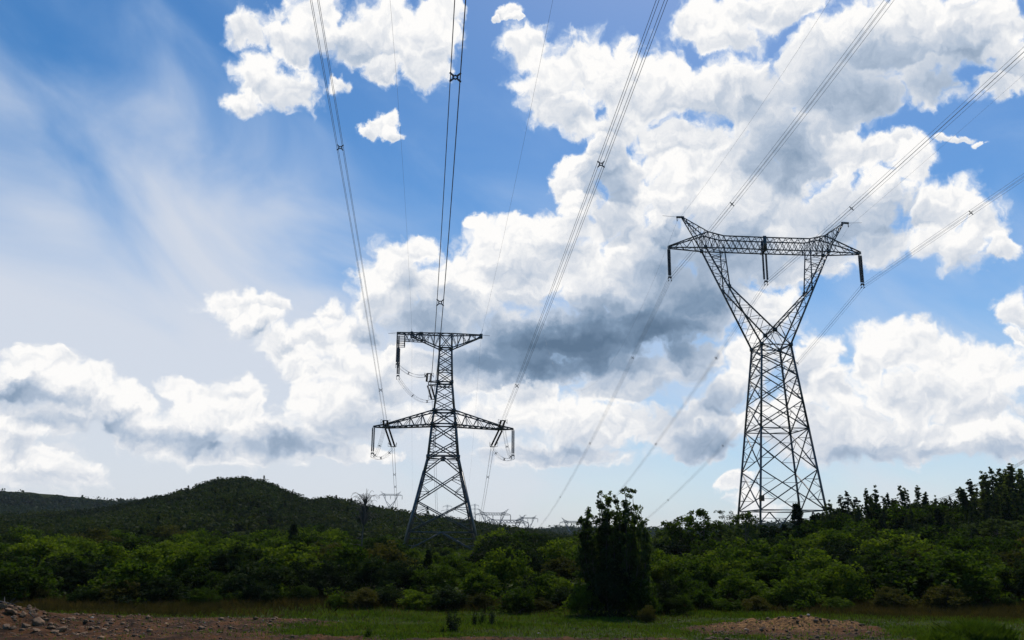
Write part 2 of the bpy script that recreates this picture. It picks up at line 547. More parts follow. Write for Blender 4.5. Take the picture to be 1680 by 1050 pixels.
def ground_z(x, y):
    x, y = np.asarray(x, float), np.asarray(y, float)
    z = 0.9 * sstep(60, 74, y) + np.clip(y - 74, 0, 400) * 0.018
    z = z + 3.6 * sstep(18, 62, x) * sstep(72, 128, y)
    z = z + 0.5 * fbm(x * 0.06, y * 0.06, 3) * sstep(35, 60, y)
    z = z + 0.22 * fbm(x * 0.35, y * 0.35, 3)
    # spoil heap at the left edge, low mound of turned soil at the right
    z = z + 0.95 * np.exp(-(((x + 24.6) / 2.9) ** 2 + ((y - 45.0) / 3.4) ** 2)) * (1 + 0.8 * fbm(x * 0.8, y * 0.8, 3))
    z = z + 0.40 * np.exp(-(((x - 13.8) / 3.6) ** 2 + ((y - 47.0) / 2.2) ** 2)) * (1 + 1.6 * fbm(x * 1.1, y * 1.1, 3))
    m = soil_mask(x, y) * sstep(66, 58, y)
    z = z + m * (0.26 * fbm(x * 1.7, y * 1.7, 3) + 0.20 * np.abs(fbm(x * 4.5, y * 4.5, 2)))
    return z


def grid_mesh(xs, ys, zf):
    X, Y = np.meshgrid(xs, ys)
    Z = zf(X, Y)
    V = np.stack([X, Y, Z], -1).reshape(-1, 3)
    nx, ny = len(xs), len(ys)
    i = np.arange(ny - 1)[:, None] * nx + np.arange(nx - 1)[None]
    F = np.stack([i, i + 1, i + nx + 1, i + nx], -1).reshape(-1, 4)
    return V, F


def soil_material():
    m, N, out = material('soil_and_turf')
    b = N.new('ShaderNodeBsdfPrincipled')
    p = N.new('ShaderNodeNewGeometry').outputs['Position']
    at_ = N.new('ShaderNodeAttribute', attribute_name='soil').outputs['Fac']
    n1 = N.noise(p, 0.9, 6.0, 0.65)
    n2 = N.noise(p, 6.0, 4.0, 0.6)
    brown = N.mix(N.ramp(n1, 0.35, 0.68), (0.030, 0.013, 0.005, 1), (0.140, 0.054, 0.015, 1))
    brown = N.mix(N.ramp(n2, 0.62, 0.76, 0.0, 0.6), brown, (0.24, 0.13, 0.055, 1))
    turf = N.mix(N.ramp(n1, 0.3, 0.7), (0.028, 0.040, 0.008, 1), (0.062, 0.070, 0.015, 1))
    # the turned patch at the right is dry, straw-strewn orange earth
    dv = N.vec('MULTIPLY_ADD', p, (0.20, 0.30, 0.0), (-13.6 * 0.20, -47.0 * 0.30, 0.0))
    near = N.ramp(N.math('MULTIPLY_ADD', N.math('SUBTRACT', n1, 0.5), 1.4, N.vec('LENGTH', dv, out=1)), 1.05, 0.45, 0.0, 0.9)
    brown = N.mix(near, brown, N.mix(N.ramp(n2, 0.38, 0.62), (0.085, 0.040, 0.015, 1), (0.340, 0.170, 0.055, 1)))
    f = N.math('MULTIPLY_ADD', N.math('SUBTRACT', n2, 0.5), 0.9, at_)
    N.l.new(N.mix(N.ramp(f, 0.3, 0.7), turf, brown), b.inputs['Base Color'])
    b.inputs['Roughness'].default_value = 0.95
    b.inputs['Specular IOR Level'].default_value = 0.15
    bp = N.new('ShaderNodeBump'); bp.inputs['Distance'].default_value = 0.16
    N.l.new(N.noise(p, 5.0, 7.0, 0.7), bp.inputs['Height'])
    N.l.new(bp.outputs[0], b.inputs['Normal'])
    N.l.new(b.outputs[0], out.inputs[0])
    return m


xs = np.concatenate([[-6000, -2500, -900, -300, -120, -70], np.arange(-46, 46.1, 0.28), [70, 120, 300, 900, 2500, 6000]])
ys = np.concatenate([[-6000, -1500, -300, -60, 0, 20, 30], np.arange(36, 68, 0.22), np.arange(69, 180, 3.0), [200, 260, 400, 900, 2500, 9000]])


def ground_h(x, y):
    far = sstep(150, 300, np.hypot(x, y))
    return ground_z(np.clip(x, -200, 200), np.clip(y, -100, 300)) * (1 - far) + far * (-8.0)


V, F = grid_mesh(xs, ys, ground_h)
ground = link_mesh('ground', V, F, soil_material(), smooth=True)
sa = ground.data.attributes.new('soil', 'FLOAT', 'POINT')
sa.data.foreach_set('value', (soil_mask(V[:, 0], V[:, 1]) * (V[:, 1] < 64)).astype(np.float32))
tag(ground, kind='structure')


def hill_material(name, a, b_):
    m, N, out = material(name)
    b = N.new('ShaderNodeBsdfDiffuse')
    p = N.new('ShaderNodeNewGeometry').outputs['Position']
    n = N.noise(p, 0.05, 6.0, 0.65)
    N.l.new(N.mix(N.ramp(n, 0.35, 0.65), a + (1,), b_ + (1,)), b.inputs[0])
    N.l.new(b.outputs[0], out.inputs[0])
    return m


class Hill:
    """A ridge seen against the sky: bearings and crest heights, with a front slope down to d0 and a back slope behind."""
    def __init__(self, prof, d0, d1, z0, power=1.5, rough=0.06):
        r = [ray(x, y) for x, y in prof]
        self.a = np.array([math.atan2(v.x, 1) for v in r])
        self.s = np.array([v.z / math.hypot(v.x, 1) for v in r])
        self.d0, self.d1, self.z0, self.pw, self.rough = d0, d1, z0, power, rough

    def z(self, az, d):
        sl = np.interp(az, self.a, self.s)
        dr = self.d1 * (1 + 0.10 * np.sin(az * 9.0))
        crest = 4.0 + sl * dr
        t = (d - self.d0) / (dr - self.d0)
        front = self.z0 + (crest - self.z0) * np.clip(t, 0, 1) ** self.pw
        # spurs and gullies fade out at the crest
        w = np.clip(t, 0, 1) * (1 - np.clip(t, 0, 1)) * 4
        front = front + w * self.rough * (crest - self.z0) * 4 * fbm(az * 14 + 3, d / self.d1 * 6, 4)
        back = crest - (d - dr) * 0.25
        return np.where(t <= 1, front, back)

    def mesh(self, name, mat, na=260, nd=70):
        A = np.linspace(self.a[0], self.a[-1], na)
        D = np.linspace(self.d0, self.d1 * 1.35, nd)
        AA, DD = np.meshgrid(A, D)
        Z = self.z(AA, DD)
        V = np.stack([np.sin(AA) * DD, np.cos(AA) * DD, Z], -1).reshape(-1, 3)
        i = np.arange(nd - 1)[:, None] * na + np.arange(na - 1)[None]
        F = np.stack([i, i + 1, i + na + 1, i + na], -1).reshape(-1, 4)
        return tag(link_mesh(name, V, F, mat, smooth=True), kind='structure')


PEAK = [(-260, 858), (-100, 852), (0, 849), (120, 842), (190, 834), (225, 828), (270, 819), (330, 804), (360, 796), (400, 793), (425, 795), (450, 806), (480, 821),
        (500, 831), (520, 831), (545, 828), (572, 832), (600, 841), (650, 848), (700, 856), (760, 862), (800, 869), (840, 875), (880, 882), (940, 890), (1060, 898), (1200, 904)]
LEFT_RIDGE = [(-320, 800), (0, 805), (60, 808), (120, 814), (180, 821), (220, 825), (300, 833), (420, 850), (560, 875)]
RIGHT_RIDGE = [(780, 885), (850, 878), (890, 874), (910, 871), (940, 869), (1000, 870), (1060, 868), (1130, 870), (1200, 864), (1260, 862), (1340, 865), (1420, 868), (1520, 874), (1900, 884)]
hill_main = Hill(PEAK, 150, 430, 1.0, 1.35)
hill_left = Hill(LEFT_RIDGE, 450, 900, -4.0, 1.3)
hill_right = Hill(RIGHT_RIDGE, 500, 1250, -6.0, 1.3)
HILL_MAT = hill_material('hill_ground', (0.020, 0.028, 0.010), (0.042, 0.048, 0.016))
hill_main.mesh('hill', HILL_MAT)
hill_left.mesh('far_hill', HILL_MAT)
hill_right.mesh('far_hill', HILL_MAT)


# -------------------------------------------------------------------- leaves
def leaf_quads(C, size, up=0.3, aspect=0.55, rng=RNG):
    """Diamond leaves at C with random facing; returns V, F."""
    n = len(C)
    N_ = rng.normal(size=(n, 3)); N_[:, 2] += up * 2
    N_ /= np.linalg.norm(N_, axis=1)[:, None]
    T = rng.normal(size=(n, 3))
    T -= N_ * np.sum(T * N_, 1)[:, None]
    T /= np.linalg.norm(T, axis=1)[:, None]
    B = np.cross(N_, T)
    s = (np.asarray(size) * rng.uniform(0.6, 1.35, n))[:, None]
    V = np.stack([C - T * s, C - B * s * aspect, C + T * s, C + B * s * aspect], 1) 
    V[:, [1, 3]] += (N_ * s * 0.25)[:, None]
    F = np.arange(n * 4).reshape(n, 4)
    return V.reshape(-1, 3), F


def clump_points(centers, radii, per, flat=0.75, rng=RNG):
    """Leaf positions in rounded clumps, denser towards each clump's skin."""
    k = np.repeat(np.arange(len(centers)), per)
    n = len(k)
    d = rng.normal(size=(n, 3)); d /= np.linalg.norm(d, axis=1)[:, None]
    r = rng.uniform(0.15, 1.0, n) ** 0.5
    off = d * (r * np.asarray(radii)[k])[:, None]
    off[:, 2] *= flat
    return np.asarray(centers)[k] + off


# woods on the hills: each mass is one object
def woods(name, hill, a0, a1, t0, t1, n, rad, per, leaf, mat, label, seed, conifer=0.0):
    rng = np.random.default_rng(seed)
    az = rng.uniform(a0, a1, n)
    t = rng.uniform(t0 ** 2, t1 ** 2, n) ** 0.5
    d = hill.d0 + (hill.d1 - hill.d0) * t
    z = hill.z(az, d)
    x, y = np.sin(az) * d, np.cos(az) * d
    dens = fbm(x * 0.02 + 5, y * 0.02, 3)
    R = rng.uniform(rad[0], rad[1], n) * (1 + 0.9 * dens)
    keep = rng.uniform(size=n) < 0.75 + 1.2 * dens
    x, y, z, R, d = x[keep], y[keep], z[keep], R[keep], d[keep]
    C = np.stack([x, y, z + R * 0.45], 1)
    con = rng.uniform(size=len(C)) < conifer
    P = clump_points(C, R, per, 0.85, rng)
    k = np.repeat(np.arange(len(C)), per)
    # pointed crowns where the pines stand
    h = rng.uniform(0, 1, len(k))
    cone = np.stack([rng.normal(size=len(k)), rng.normal(size=len(k))], 1) * ((1 - h) * 0.42 * R[k])[:, None]
    P2 = np.stack([C[k, 0] + cone[:, 0], C[k, 1] + cone[:, 1], z[k] + h * R[k] * 2.1], 1)
    P = np.where(con[k][:, None], P2, P)
    V, F = leaf_quads(P, leaf, 0.8, 0.7, rng)
    o = link_mesh(name, V, F, mat)
    return tag(o, label, 'woodland', kind='stuff')


def A(px):
    return math.atan2(ray(px, 850).x, 1)


woods('hill_woods', hill_main, A(-120), A(1000), 0.12, 1.02, 7600, (1.5, 3.0), 80, 0.46, LEAF_HILL, 'dark green scrub and trees covering the near hill', 11)
woods('hill_pines', hill_main, A(318), A(455), 0.74, 0.99, 520, (1.3, 2.5), 110, 0.36, LEAF_DARK, 'dark pine wood on the top of the near hill', 12, 0.0)
woods('hill_pines', hill_main, A(40), A(760), 0.20, 0.80, 420, (1.6, 3.2), 120, 0.40, LEAF_DARK, 'dark pines dotted over the slope of the near hill', 13, 0.10)
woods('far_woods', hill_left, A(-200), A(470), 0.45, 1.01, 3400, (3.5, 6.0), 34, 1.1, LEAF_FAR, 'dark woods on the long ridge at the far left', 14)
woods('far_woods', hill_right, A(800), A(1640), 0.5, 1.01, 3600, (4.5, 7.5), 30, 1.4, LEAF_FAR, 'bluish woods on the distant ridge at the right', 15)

# --------------------------------------------------------------- pylons
def lerp(a, b, t):
    return np.asarray(a, float) * (1 - t) + np.asarray(b, float) * t


def zigzag(B, A0, A1, B0, B1, n, w, cross=False):
    """Bracing between chord A0-A1 and chord B0-B1."""
    for i in range(n):
        t, u = i / n, (i + 1) / n
        if cross:
            B.bar(lerp(A0, A1, t), lerp(B0, B1, u), w)
            B.bar(lerp(B0, B1, t), lerp(A0, A1, u), w)
        elif i % 2 == 0:
            B.bar(lerp(A0, A1, t), lerp(B0, B1, u), w)
        else:
            B.bar(lerp(B0, B1, t), lerp(A0, A1, u), w)


def xpanel(B, a0, b0, a1, b1, w, wr, red=True, horiz=True):
    """Crossed panel between leg a (a0 below, a1 above) and leg b, with light redundant members."""
    a0, b0, a1, b1 = (np.asarray(v, float) for v in (a0, b0, a1, b1))
    B.bar(a0, b1, w); B.bar(b0, a1, w)
    wa, wb = np.linalg.norm(b0 - a0), np.linalg.norm(b1 - a1)
    t = wa / (wa + wb)
    c = lerp(a0, b1, t)
    if red:
        for p, q in ((a0, a1), (b0, b1)):
            m = lerp(p, q, t)
            B.bar(m, lerp(p, c, 0.5), wr); B.bar(m, lerp(q, c, 0.5), wr)
            B.bar(lerp(p, q, t * 0.5), lerp(p, c, 0.5), wr)
            B.bar(lerp(p, q, t + (1 - t) * 0.5), lerp(q, c, 0.5), wr)
        if horiz:
            B.bar(lerp(a0, a1, t), lerp(b0, b1, t), wr)


def corners(h, z):
    return [np.array([-h, -h, z]), np.array([h, -h, z]), np.array([h, h, z]), np.array([-h, h, z])]


def ring(B, c, w, cross=0.0):
    for i in range(4):
        B.bar(c[i], c[(i + 1) % 4], w)
    if cross:
        B.bar((c[0] + c[1]) / 2, (c[1] + c[2]) / 2, cross); B.bar((c[1] + c[2]) / 2, (c[2] + c[3]) / 2, cross)
        B.bar((c[2] + c[3]) / 2, (c[3] + c[0]) / 2, cross); B.bar((c[3] + c[0]) / 2, (c[0] + c[1]) / 2, cross)


def legs_of(root, prof, w, mat):
    """Four corner legs following (half width, height) pairs, each a part with its concrete foot."""
    for sx, sy in ((-1, -1), (1, -1), (1, 1), (-1, 1)):
        B = Bars()
        for (h0, z0), (h1, z1) in zip(prof[:-1], prof[1:]):
            ww = w * (1.0 if z0 < prof[0][1] + 18 else 0.85)
            B.bar((sx * h0, sy * h0, z0), (sx * h1, sy * h1, z1), ww)
        leg = B.build('leg', mat, root)
        f = Bars()
        h, z = prof[0]
        f.box((sx * h, sy * h, z - 0.3), 1.0, 1.0, 0.9)
        f.build('footing', ROCK, leg)


def clamp(B, p, s=0.45):
    """Yoke and four-way suspension clamp at the foot of a string."""
    p = np.asarray(p, float)
    B.box(p, 0.5, 0.25, 0.22)
    for dx in (-s / 2, s / 2):
        B.bar(p + [dx * 0.6, 0, 0], p + [dx, 0, -s * 0.6], 0.09)
        for dz in (-0.15, -0.15 - s):
            B.bar(p + [dx, -0.25, dz], p + [dx, 0.25, dz], 0.09)
        B.bar(p + [dx, 0, -0.1], p + [dx, 0, -0.2 - s], 0.06)


def hang(root, p, q, gap, mat, r=0.15):
    """Double suspension string from p down to q with its clamp."""
    p, q = np.asarray(p, float), np.asarray(q, float)
    B = Bars()
    for g in (-gap / 2, gap / 2):
        o = np.array([g * 0.95, g * 0.3, 0])
        B.bar(p + o, p + o + [0, 0, -0.25], 0.07)
        B.string(p + o + [0, 0, -0.2], q + o + [0, 0, 0.25], r)
    s = B.build('insulator_string', mat, root)
    c = Bars(); clamp(c, q)
    c.build('clamp', STEEL, s)
    return s


def cup_pylon(root, zb, mat, insul, detail=True):
    """Wine-glass pylon; all heights above the base of the mast, crossarm along local x."""
    Z = lambda z: z - zb
    HW = lambda z: 2.25 + (33.4 - z) * (5.4 - 2.25) / (33.4 - 3.0)
    k = 1.0
    wl, wd, wr = 0.25, 0.14, 0.065
    if not detail:
        wl, wd, wr = 0.45, 0.30, 0.2
    legs_of(root, [(HW(zb - 0.3), -0.3), (HW(20.6), Z(20.6)), (2.25, Z(33.4))], wl, mat)
    B = Bars()
    lv = [8.8, 14.6, 20.6, 24.8, 28.6, 31.4, 33.4] if detail else [8.8, 20.6, 28.6, 33.4]
    cs = [corners(HW(z), Z(z)) for z in lv]
    for lo, hi in zip(cs[:-1], cs[1:]):
        for i in range(4):
            j = (i + 1) % 4
            xpanel(B, lo[i], lo[j], hi[i], hi[j], wd, wr, red=detail, horiz=False)
    ring(B, cs[0], wd, wr)
    ring(B, cs[lv.index(20.6)], wd, wr)
    ring(B, cs[-1], wd, wr)
    # splayed foot braces under the lowest belt
    ft = corners(HW(zb), 0.0)
    for i in range(4):
        j = (i + 1) % 4
        m = (cs[0][i] + cs[0][j]) / 2
        B.bar(ft[i], m, wd); B.bar(ft[j], m, wd)
        if detail:
            for p, q in ((ft[i], cs[0][i]), (ft[j], cs[0][j])):
                for t in (0.3, 0.55, 0.8):
                    B.bar(lerp(p, q, t), lerp(p, m, t), wr)
                    B.bar(lerp(p, q, t - 0.2), lerp(p, m, t), wr)
    B.build('mast', mat, root)
    # forked arms
    for sx in (-1, 1):
        B = Bars()
        O0 = [np.array([sx * 2.25, s * 2.25, Z(33.4)]) for s in (-1, 1)]
        O1 = [np.array([sx * 9.85, s * 1.1, Z(48.8)]) for s in (-1, 1)]
        C0 = [np.array([0.0, s * 2.1, Z(35.7)]) for s in (-1, 1)]
        E = [np.array([sx * 6.5, s * 1.62, Z(42.5)]) for s in (-1, 1)]
        I1 = [np.array([sx * 6.9, s * 1.1, Z(48.8)]) for s in (-1, 1)]
        te = (42.5 - 33.4) / (48.8 - 33.4)
        OE = [lerp(O0[i], O1[i], te) for i in (0, 1)]
        for i in (0, 1):
            B.bar(O0[i], O1[i], wl * 0.85); B.bar(C0[i], E[i], wl * 0.75); B.bar(E[i], I1[i], wl * 0.6)
            n = 9 if detail else 4
            zigzag(B, O0[i], OE[i], C0[i], E[i], n, wr)
            zigzag(B, OE[i], O1[i], E[i], I1[i], 8 if detail else 3, wr)
            for q in range(1, 8, 2 if detail else 4):
                B.bar(lerp(OE[i], O1[i], q / 8), lerp(E[i], I1[i], q / 8), wr)
            B.bar(C0[i], O0[i], wd)
            B.bar(C0[i], np.array([sx * 1.12, O0[i][1], Z(33.4)]), wr)
            if detail:
                B.box(C0[i], 0.62, 0.3, 0.62); B.box(E[i], 0.4, 0.2, 0.45); B.box(O0[i], 0.5, 0.5, 0.5); B.box(O1[i], 0.5, 0.3, 0.5)
        zigzag(B, O0[0], O1[0], O0[1], O1[1], 14 if detail else 5, wr)
        zigzag(B, C0[0], E[0], C0[1], E[1], 8 if detail else 3, wr)
        zigzag(B, E[0], I1[0], E[1], I1[1], 6 if detail else 3, wr)
        if sx == 1:
            B.bar(C0[0], C0[1], wd)
        B.build('forked_arm', mat, root)
    # crossarm
    B = Bars()
    nodes_t = [(-15.5, 49.05), (-9.4, 51.35), (-6.9, 50.75), (0, 50.72), (6.9, 50.75), (9.4, 51.35), (15.5, 49.05)]
    nodes_b = [(-15.5, 48.85), (-9.85, 48.75), (-6.9, 48.75), (0, 48.72), (6.9, 48.75), (9.85, 48.75), (15.5, 48.85)]
    dy = [0.25, 1.1, 1.1, 1.1, 1.1, 1.1, 0.25]
    nn = [6, 3, 7, 7, 3, 6]
    for a in range(6):
        P = [[np.array([x, s * dy[a + e], Z(z)]) for e, (x, z) in enumerate(nd[a:a + 2])] for nd in (nodes_t, nodes_b) for s in (-1, 1)]
        tf, tb, bf, bb = P
        for ch in P:
            B.bar(ch[0], ch[1], wl * 0.62)
        mid = a in (1, 2, 3, 4)
        n = nn[a] if detail else 3
        for t_, b_ in ((tf, bf), (tb, bb)):
            zigzag(B, t_[0], t_[1], b_[0], b_[1], n, wr * 1.15, cross=mid)
            if mid and detail:
                for q in range(n + 1):
                    if a in (1, 4): B.bar(lerp(t_[0], t_[1], q / n), lerp(b_[0], b_[1], q / n), wr)
        zigzag(B, tf[0], tf[1], tb[0], tb[1], n, wr)
        zigzag(B, bf[0], bf[1], bb[0], bb[1], n, wr)
    if detail:
        B.box((-0.35, -1.1, Z(49.8)), 0.5, 0.25, 2.3); B.box((0.05, 1.1, Z(49.8)), 0.45, 0.25, 2.1)
        B.bar((-0.3, -1.1, Z(48.7)), (-0.3, 1.1, Z(48.7)), 0.3)
        B.box((5.6, -1.1, Z(48.2)), 0.18, 0.12, 0.6)
    B.build('crossarm', mat, root)
    for sx in (-1, 1):
        B = Bars()
        ap = [np.array([sx * 13.1, s * 0.22, Z(53.95)]) for s in (-1, 1)]
        lo = [np.array([sx * 9.85, s * 1.1, Z(48.8)]) for s in (-1, 1)]
        hi = [np.array([sx * 9.35, s * 1.1, Z(51.35)]) for s in (-1, 1)]
        for i in (0, 1):
            B.bar(lo[i], ap[i], wl * 0.5); B.bar(hi[i], ap[i], wl * 0.5)
            zigzag(B, lo[i], ap[i], hi[i], ap[i], 8 if detail else 3, wr)
        zigzag(B, lo[0], ap[0], lo[1], ap[1], 8 if detail else 3, wr)
        zigzag(B, hi[0], ap[0], hi[1], ap[1], 7 if detail else 3, wr)
        B.bar((sx * 12.8, 0, Z(54.0)), (sx * 14.0, 0, Z(53.97)), 0.26)
        if detail:
            B.bar((sx * 14.0, 0, Z(54.0)), (sx * 16.2, 0, Z(54.12)), 0.035)
            B.bar((sx * 13.9, 0, Z(53.95)), (sx * 13.9, 0, Z(53.3)), 0.10)
        B.build('wire_peak', mat, root)
    if insul:
        hang(root, (-15.4, 0, Z(48.8)), (-15.4, 0, Z(44.1)), 0.22, GREY_RUBBER, 0.19)
        hang(root, (-0.15, 0, Z(48.7)), (-0.15, 0, Z(43.9)), 0.62, GREY_RUBBER, 0.18)
        hang(root, (15.4, 0, Z(48.8)), (15.4, 0, Z(43.9)), 0.40, GREY_RUBBER, 0.18)
    if detail:
        b = Bars()
        b.box((-HW(10.4) + 0.1, -HW(10.4) - 0.2, Z(10.4)), 0.7, 0.25, 0.8)
        b.build('number_plate', ROCK, root)


LINE = math.radians(4.6)                   # both lines run this much left of straight ahead
RP = Vector((39.7, 137.0, 3.0))
right_pylon = empty('pylon', RP, LINE, 'large wine-glass lattice steel pylon with a forked mast and long flat crossarm, at right', 'pylon')
cup_pylon(right_pylon, 3.0, STEEL, True)

# strain pylon at the left
LP = Vector((-11.45, 155.0, 2.3))
left_pylon = empty('pylon', LP, LINE, 'lattice steel strain pylon with a lower crossarm and lopsided top beam, in mid picture', 'pylon')
ZB = 2.3
PROF = [(6.2, 2.0), (3.07, 15.4), (2.52, 17.85), (2.02, 23.35), (1.72, 25.7), (1.25, 30.6), (1.05, 36.6), (1.03, 39.1)]


def lhw(z):
    zs = [p[1] for p in PROF]
    return float(np.interp(z, zs, [p[0] for p in PROF]))


def strain_body():
    legs_of(left_pylon, [(h, z - ZB) for h, z in PROF], 0.34, STEEL)
    B = Bars()
    wd, wr = 0.17, 0.085
    cz = lambda z: corners(lhw(z), z - ZB)
    for lv, red in (((5.6, 10.6, 15.4), True), ((17.85, 20.6, 23.35), True), ((23.35, 25.7), False), ((25.7, 27.4, 29.0, 30.6), False),
                    ((30.6, 32.3, 33.8, 35.2, 36.6), False), ((36.6, 39.1), False)):
        for z0, z1 in zip(lv[:-1], lv[1:]):
            lo, hi = cz(z0), cz(z1)
            for i in range(4):
                j = (i + 1) % 4
                xpanel(B, lo[i], lo[j], hi[i], hi[j], wd if z0 < 24 else 0.12, wr, red, horiz=False)
    for z, w, c in ((17.85, 0.2, wr), (18.5, 0.14, 0), (23.35, 0.22, wr), (25.7, 0.22, wr), (25.1, 0.12, 0), (30.6, 0.2, wr), (30.1, 0.2, 0),
                    (32.6, 0.12, 0), (36.6, 0.16, wr), (36.9, 0.1, 0), (39.1, 0.16, wr), (5.6, 0.15, wr)):
        ring(B, cz(z), w, c)
    for z0, z1, up in ((15.4, 17.85, 1), (2.3, 5.6, 1)):
        lo, hi = cz(z0), cz(z1)
        for i in range(4):
            j = (i + 1) % 4
            m = (hi[i] + hi[j]) / 2
            B.bar(lo[i], m, wd); B.bar(lo[j], m, wd)
            for p, q in ((lo[i], hi[i]), (lo[j], hi[j])):
                for t in (0.35, 0.7):
                    B.bar(lerp(p, q, t), lerp(p, m, t), wr)
    for z in (17.85, 23.35, 25.7, 30.6, 36.6):
        for c in cz(z):
            B.box(c, lhw(z) * 0.12 + 0.28, lhw(z) * 0.12 + 0.28, 0.5)
    for z in (17.7, 17.2):
        B.box((0, -lhw(17.85), z - ZB), 0.6, 0.2, 0.35)
    B.build('mast', STEEL, left_pylon)
    # lower crossarm, one wing each side
    for sx in (-1, 1):
        B = Bars()
        T0 = [np.array([sx * 1.72, s * 1.72, 25.7 - ZB]) for s in (-1, 1)]
        T1 = [np.array([sx * 9.6, s * 0.7, 23.35 - ZB]) for s in (-1, 1)]
        T2 = [np.array([sx * 11.85, s * 0.2, 22.95 - ZB]) for s in (-1, 1)]
        B0 = [np.array([sx * 2.02, s * 2.0, 23.25 - ZB]) for s in (-1, 1)]
        B1 = [np.array([sx * 9.7, s * 0.75, 22.75 - ZB]) for s in (-1, 1)]
        B2 = [np.array([sx * 11.85, s * 0.2, 22.8 - ZB]) for s in (-1, 1)]
        for i in (0, 1):
            for p, q, w in ((T0[i], T1[i], 0.2), (T1[i], T2[i], 0.13), (B0[i], B1[i], 0.2), (B1[i], B2[i], 0.13)):
                B.bar(p, q, w)
            zigzag(B, T0[i], T1[i], B0[i], B1[i], 8, 0.09)
            for t in (0.25, 0.5, 0.75, 1.0):
                B.bar(lerp(T0[i], T1[i], t), lerp(B0[i], B1[i], t), 0.09)
            zigzag(B, T1[i], T2[i], B1[i], B2[i], 3, 0.08)
        zigzag(B, T0[0], T1[0], T0[1], T1[1], 7, 0.09)
        zigzag(B, B0[0], B1[0], B0[1], B1[1], 8, 0.10, cross=True)
        zigzag(B, B1[0], B2[0], B1[1], B2[1], 3, 0.08)
        B.box((sx * 9.7, 0, 23.0 - ZB), 0.9, 1.7, 0.35)
        B.build('crossarm', STEEL, left_pylon)
    # top beam, longer to the left, with a ladder frame at its end
    for sx, xe in ((-1, 8.45), (1, 6.15)):
        B = Bars()
        for s in (-1, 1):
            y0, y1 = s * 1.03, s * (0.55 if sx < 0 else 0.2)
            t0, t1 = np.array([sx * 1.03, y0, 39.1 - ZB]), np.array([sx * xe, y1, 39.15 - ZB])
            b0 = np.array([sx * 1.05, y0, 36.6 - ZB])
            b1 = np.array([sx * 6.1, y1 if sx > 0 else s * 0.7, 38.75 - ZB])
            B.bar(t0, t1, 0.17); B.bar(b0, b1, 0.19)
            tm = lerp(t0, t1, (6.1 - 1.03) / (xe - 1.03))
            zigzag(B, t0, tm, b0, b1, 6, 0.09)
            for t in (0.2, 0.4, 0.6, 0.8):
                B.bar(lerp(t0, tm, t), lerp(b0, b1, t), 0.09)
            if sx < 0:
                l0, l1 = np.array([-3.4, s * 0.75, 37.75 - ZB]), np.array([-7.1, s * 0.6, 37.85 - ZB])
                B.bar(l0, l1, 0.13)
                u0, u1 = np.array([-3.4, s * 0.75, 39.1 - ZB]), np.array([-7.1, s * 0.6, 39.15 - ZB])
                zigzag(B, u0, u1, l0, l1, 5, 0.08, cross=True)
                B.bar((-7.1, s * 0.6, 39.15 - ZB), (-7.1, s * 0.6, 36.75 - ZB), 0.15)
                B.bar((-8.4, s * 0.5, 39.2 - ZB), (-8.4, s * 0.5, 36.75 - ZB), 0.17)
                for q in range(7):
                    B.bar((-7.1, s * 0.6, 39.1 - q * 0.39 - ZB), (-8.4, s * 0.5, 39.1 - q * 0.39 - ZB), 0.07)
        zigzag(B, (sx * 1.03, -1.03, 39.1 - ZB), (sx * xe, -0.3, 39.15 - ZB), (sx * 1.03, 1.03, 39.1 - ZB), (sx * xe, 0.3, 39.15 - ZB), 9, 0.08)
        B.bar((sx * (xe - 0.2), 0, 39.2 - ZB), (sx * (xe + 1.5), 0, 39.05 - ZB), 0.05)
        if sx > 0:
            B.box((6.1, 0, 38.95 - ZB), 0.5, 0.6, 0.8); B.bar((6.1, 0, 39.2 - ZB), (6.35, 0, 40.2 - ZB), 0.06)
        else:
            B.box((-5.9, 0, 39.2 - ZB), 0.45, 0.6, 0.5); B.bar((-5.95, 0, 39.2 - ZB), (-5.95, 0, 40.0 - ZB), 0.06)
            B.box((-4.3, 0, 39.25 - ZB), 0.6, 0.5, 0.35)
        B.build('top_beam', STEEL, left_pylon)
    # outrigger for the middle phase
    B = Bars()
    for z in (30.75, 30.15):
        for s in (-1, 1):
            B.bar((-1.25, s * 0.9, z - ZB), (-2.75, s * 0.25, z - ZB), 0.14)
    B.bar((-2.75, -0.25, 30.45 - ZB), (-2.75, 0.25, 30.45 - ZB), 0.14, 0.75); B.bar((-1.3, -0.9, 30.45 - ZB), (-1.3, 0.9, 30.45 - ZB), 0.14, 0.75)
    B.build('outrigger', STEEL, left_pylon)


strain_body()


def strain_pair(root, p, q, mat, gap=0.62):
    """Twin strain strings lying along the conductor from the arm p to the yoke q, with arcing rings."""
    p, q = np.asarray(p, float), np.asarray(q, float)
    d = (q - p) / np.linalg.norm(q - p)
    a = np.cross(d, [0, 0, 1.0]); a /= np.linalg.norm(a)
    B = Bars()
    for g in (-gap / 2, gap / 2):
        B.bar(p, p + a * g + d * 0.35, 0.09)
        B.string(p + a * g + d * 0.3, q + a * g - d * 0.3, 0.17, 0.2)
    s = B.build('insulator_string', mat, root)
    c = Bars()
    c.bar(q - a * 0.45, q + a * 0.45, 0.16)
    for g in (-0.75, 0.75):
        c.bar(q + a * g - d * 0.7 + [0, 0, 0.35], q + a * g - d * 0.7 - [0, 0, 0.35], 0.05)
        c.bar(q + a * g - d * 0.7 + [0, 0, 0.35], q + a * g * 0.5, 0.05); c.bar(q + a * g - d * 0.7 - [0, 0, 0.35], q + a * g * 0.5, 0.05)
    c.build('yoke', STEEL, s)


def loc(root, w):
    """World point to a pylon's own frame."""
    return np.array(Matrix.Rotation(-root.rotation_euler.z, 3, 'Z') @ (Vector(w) - root.location))


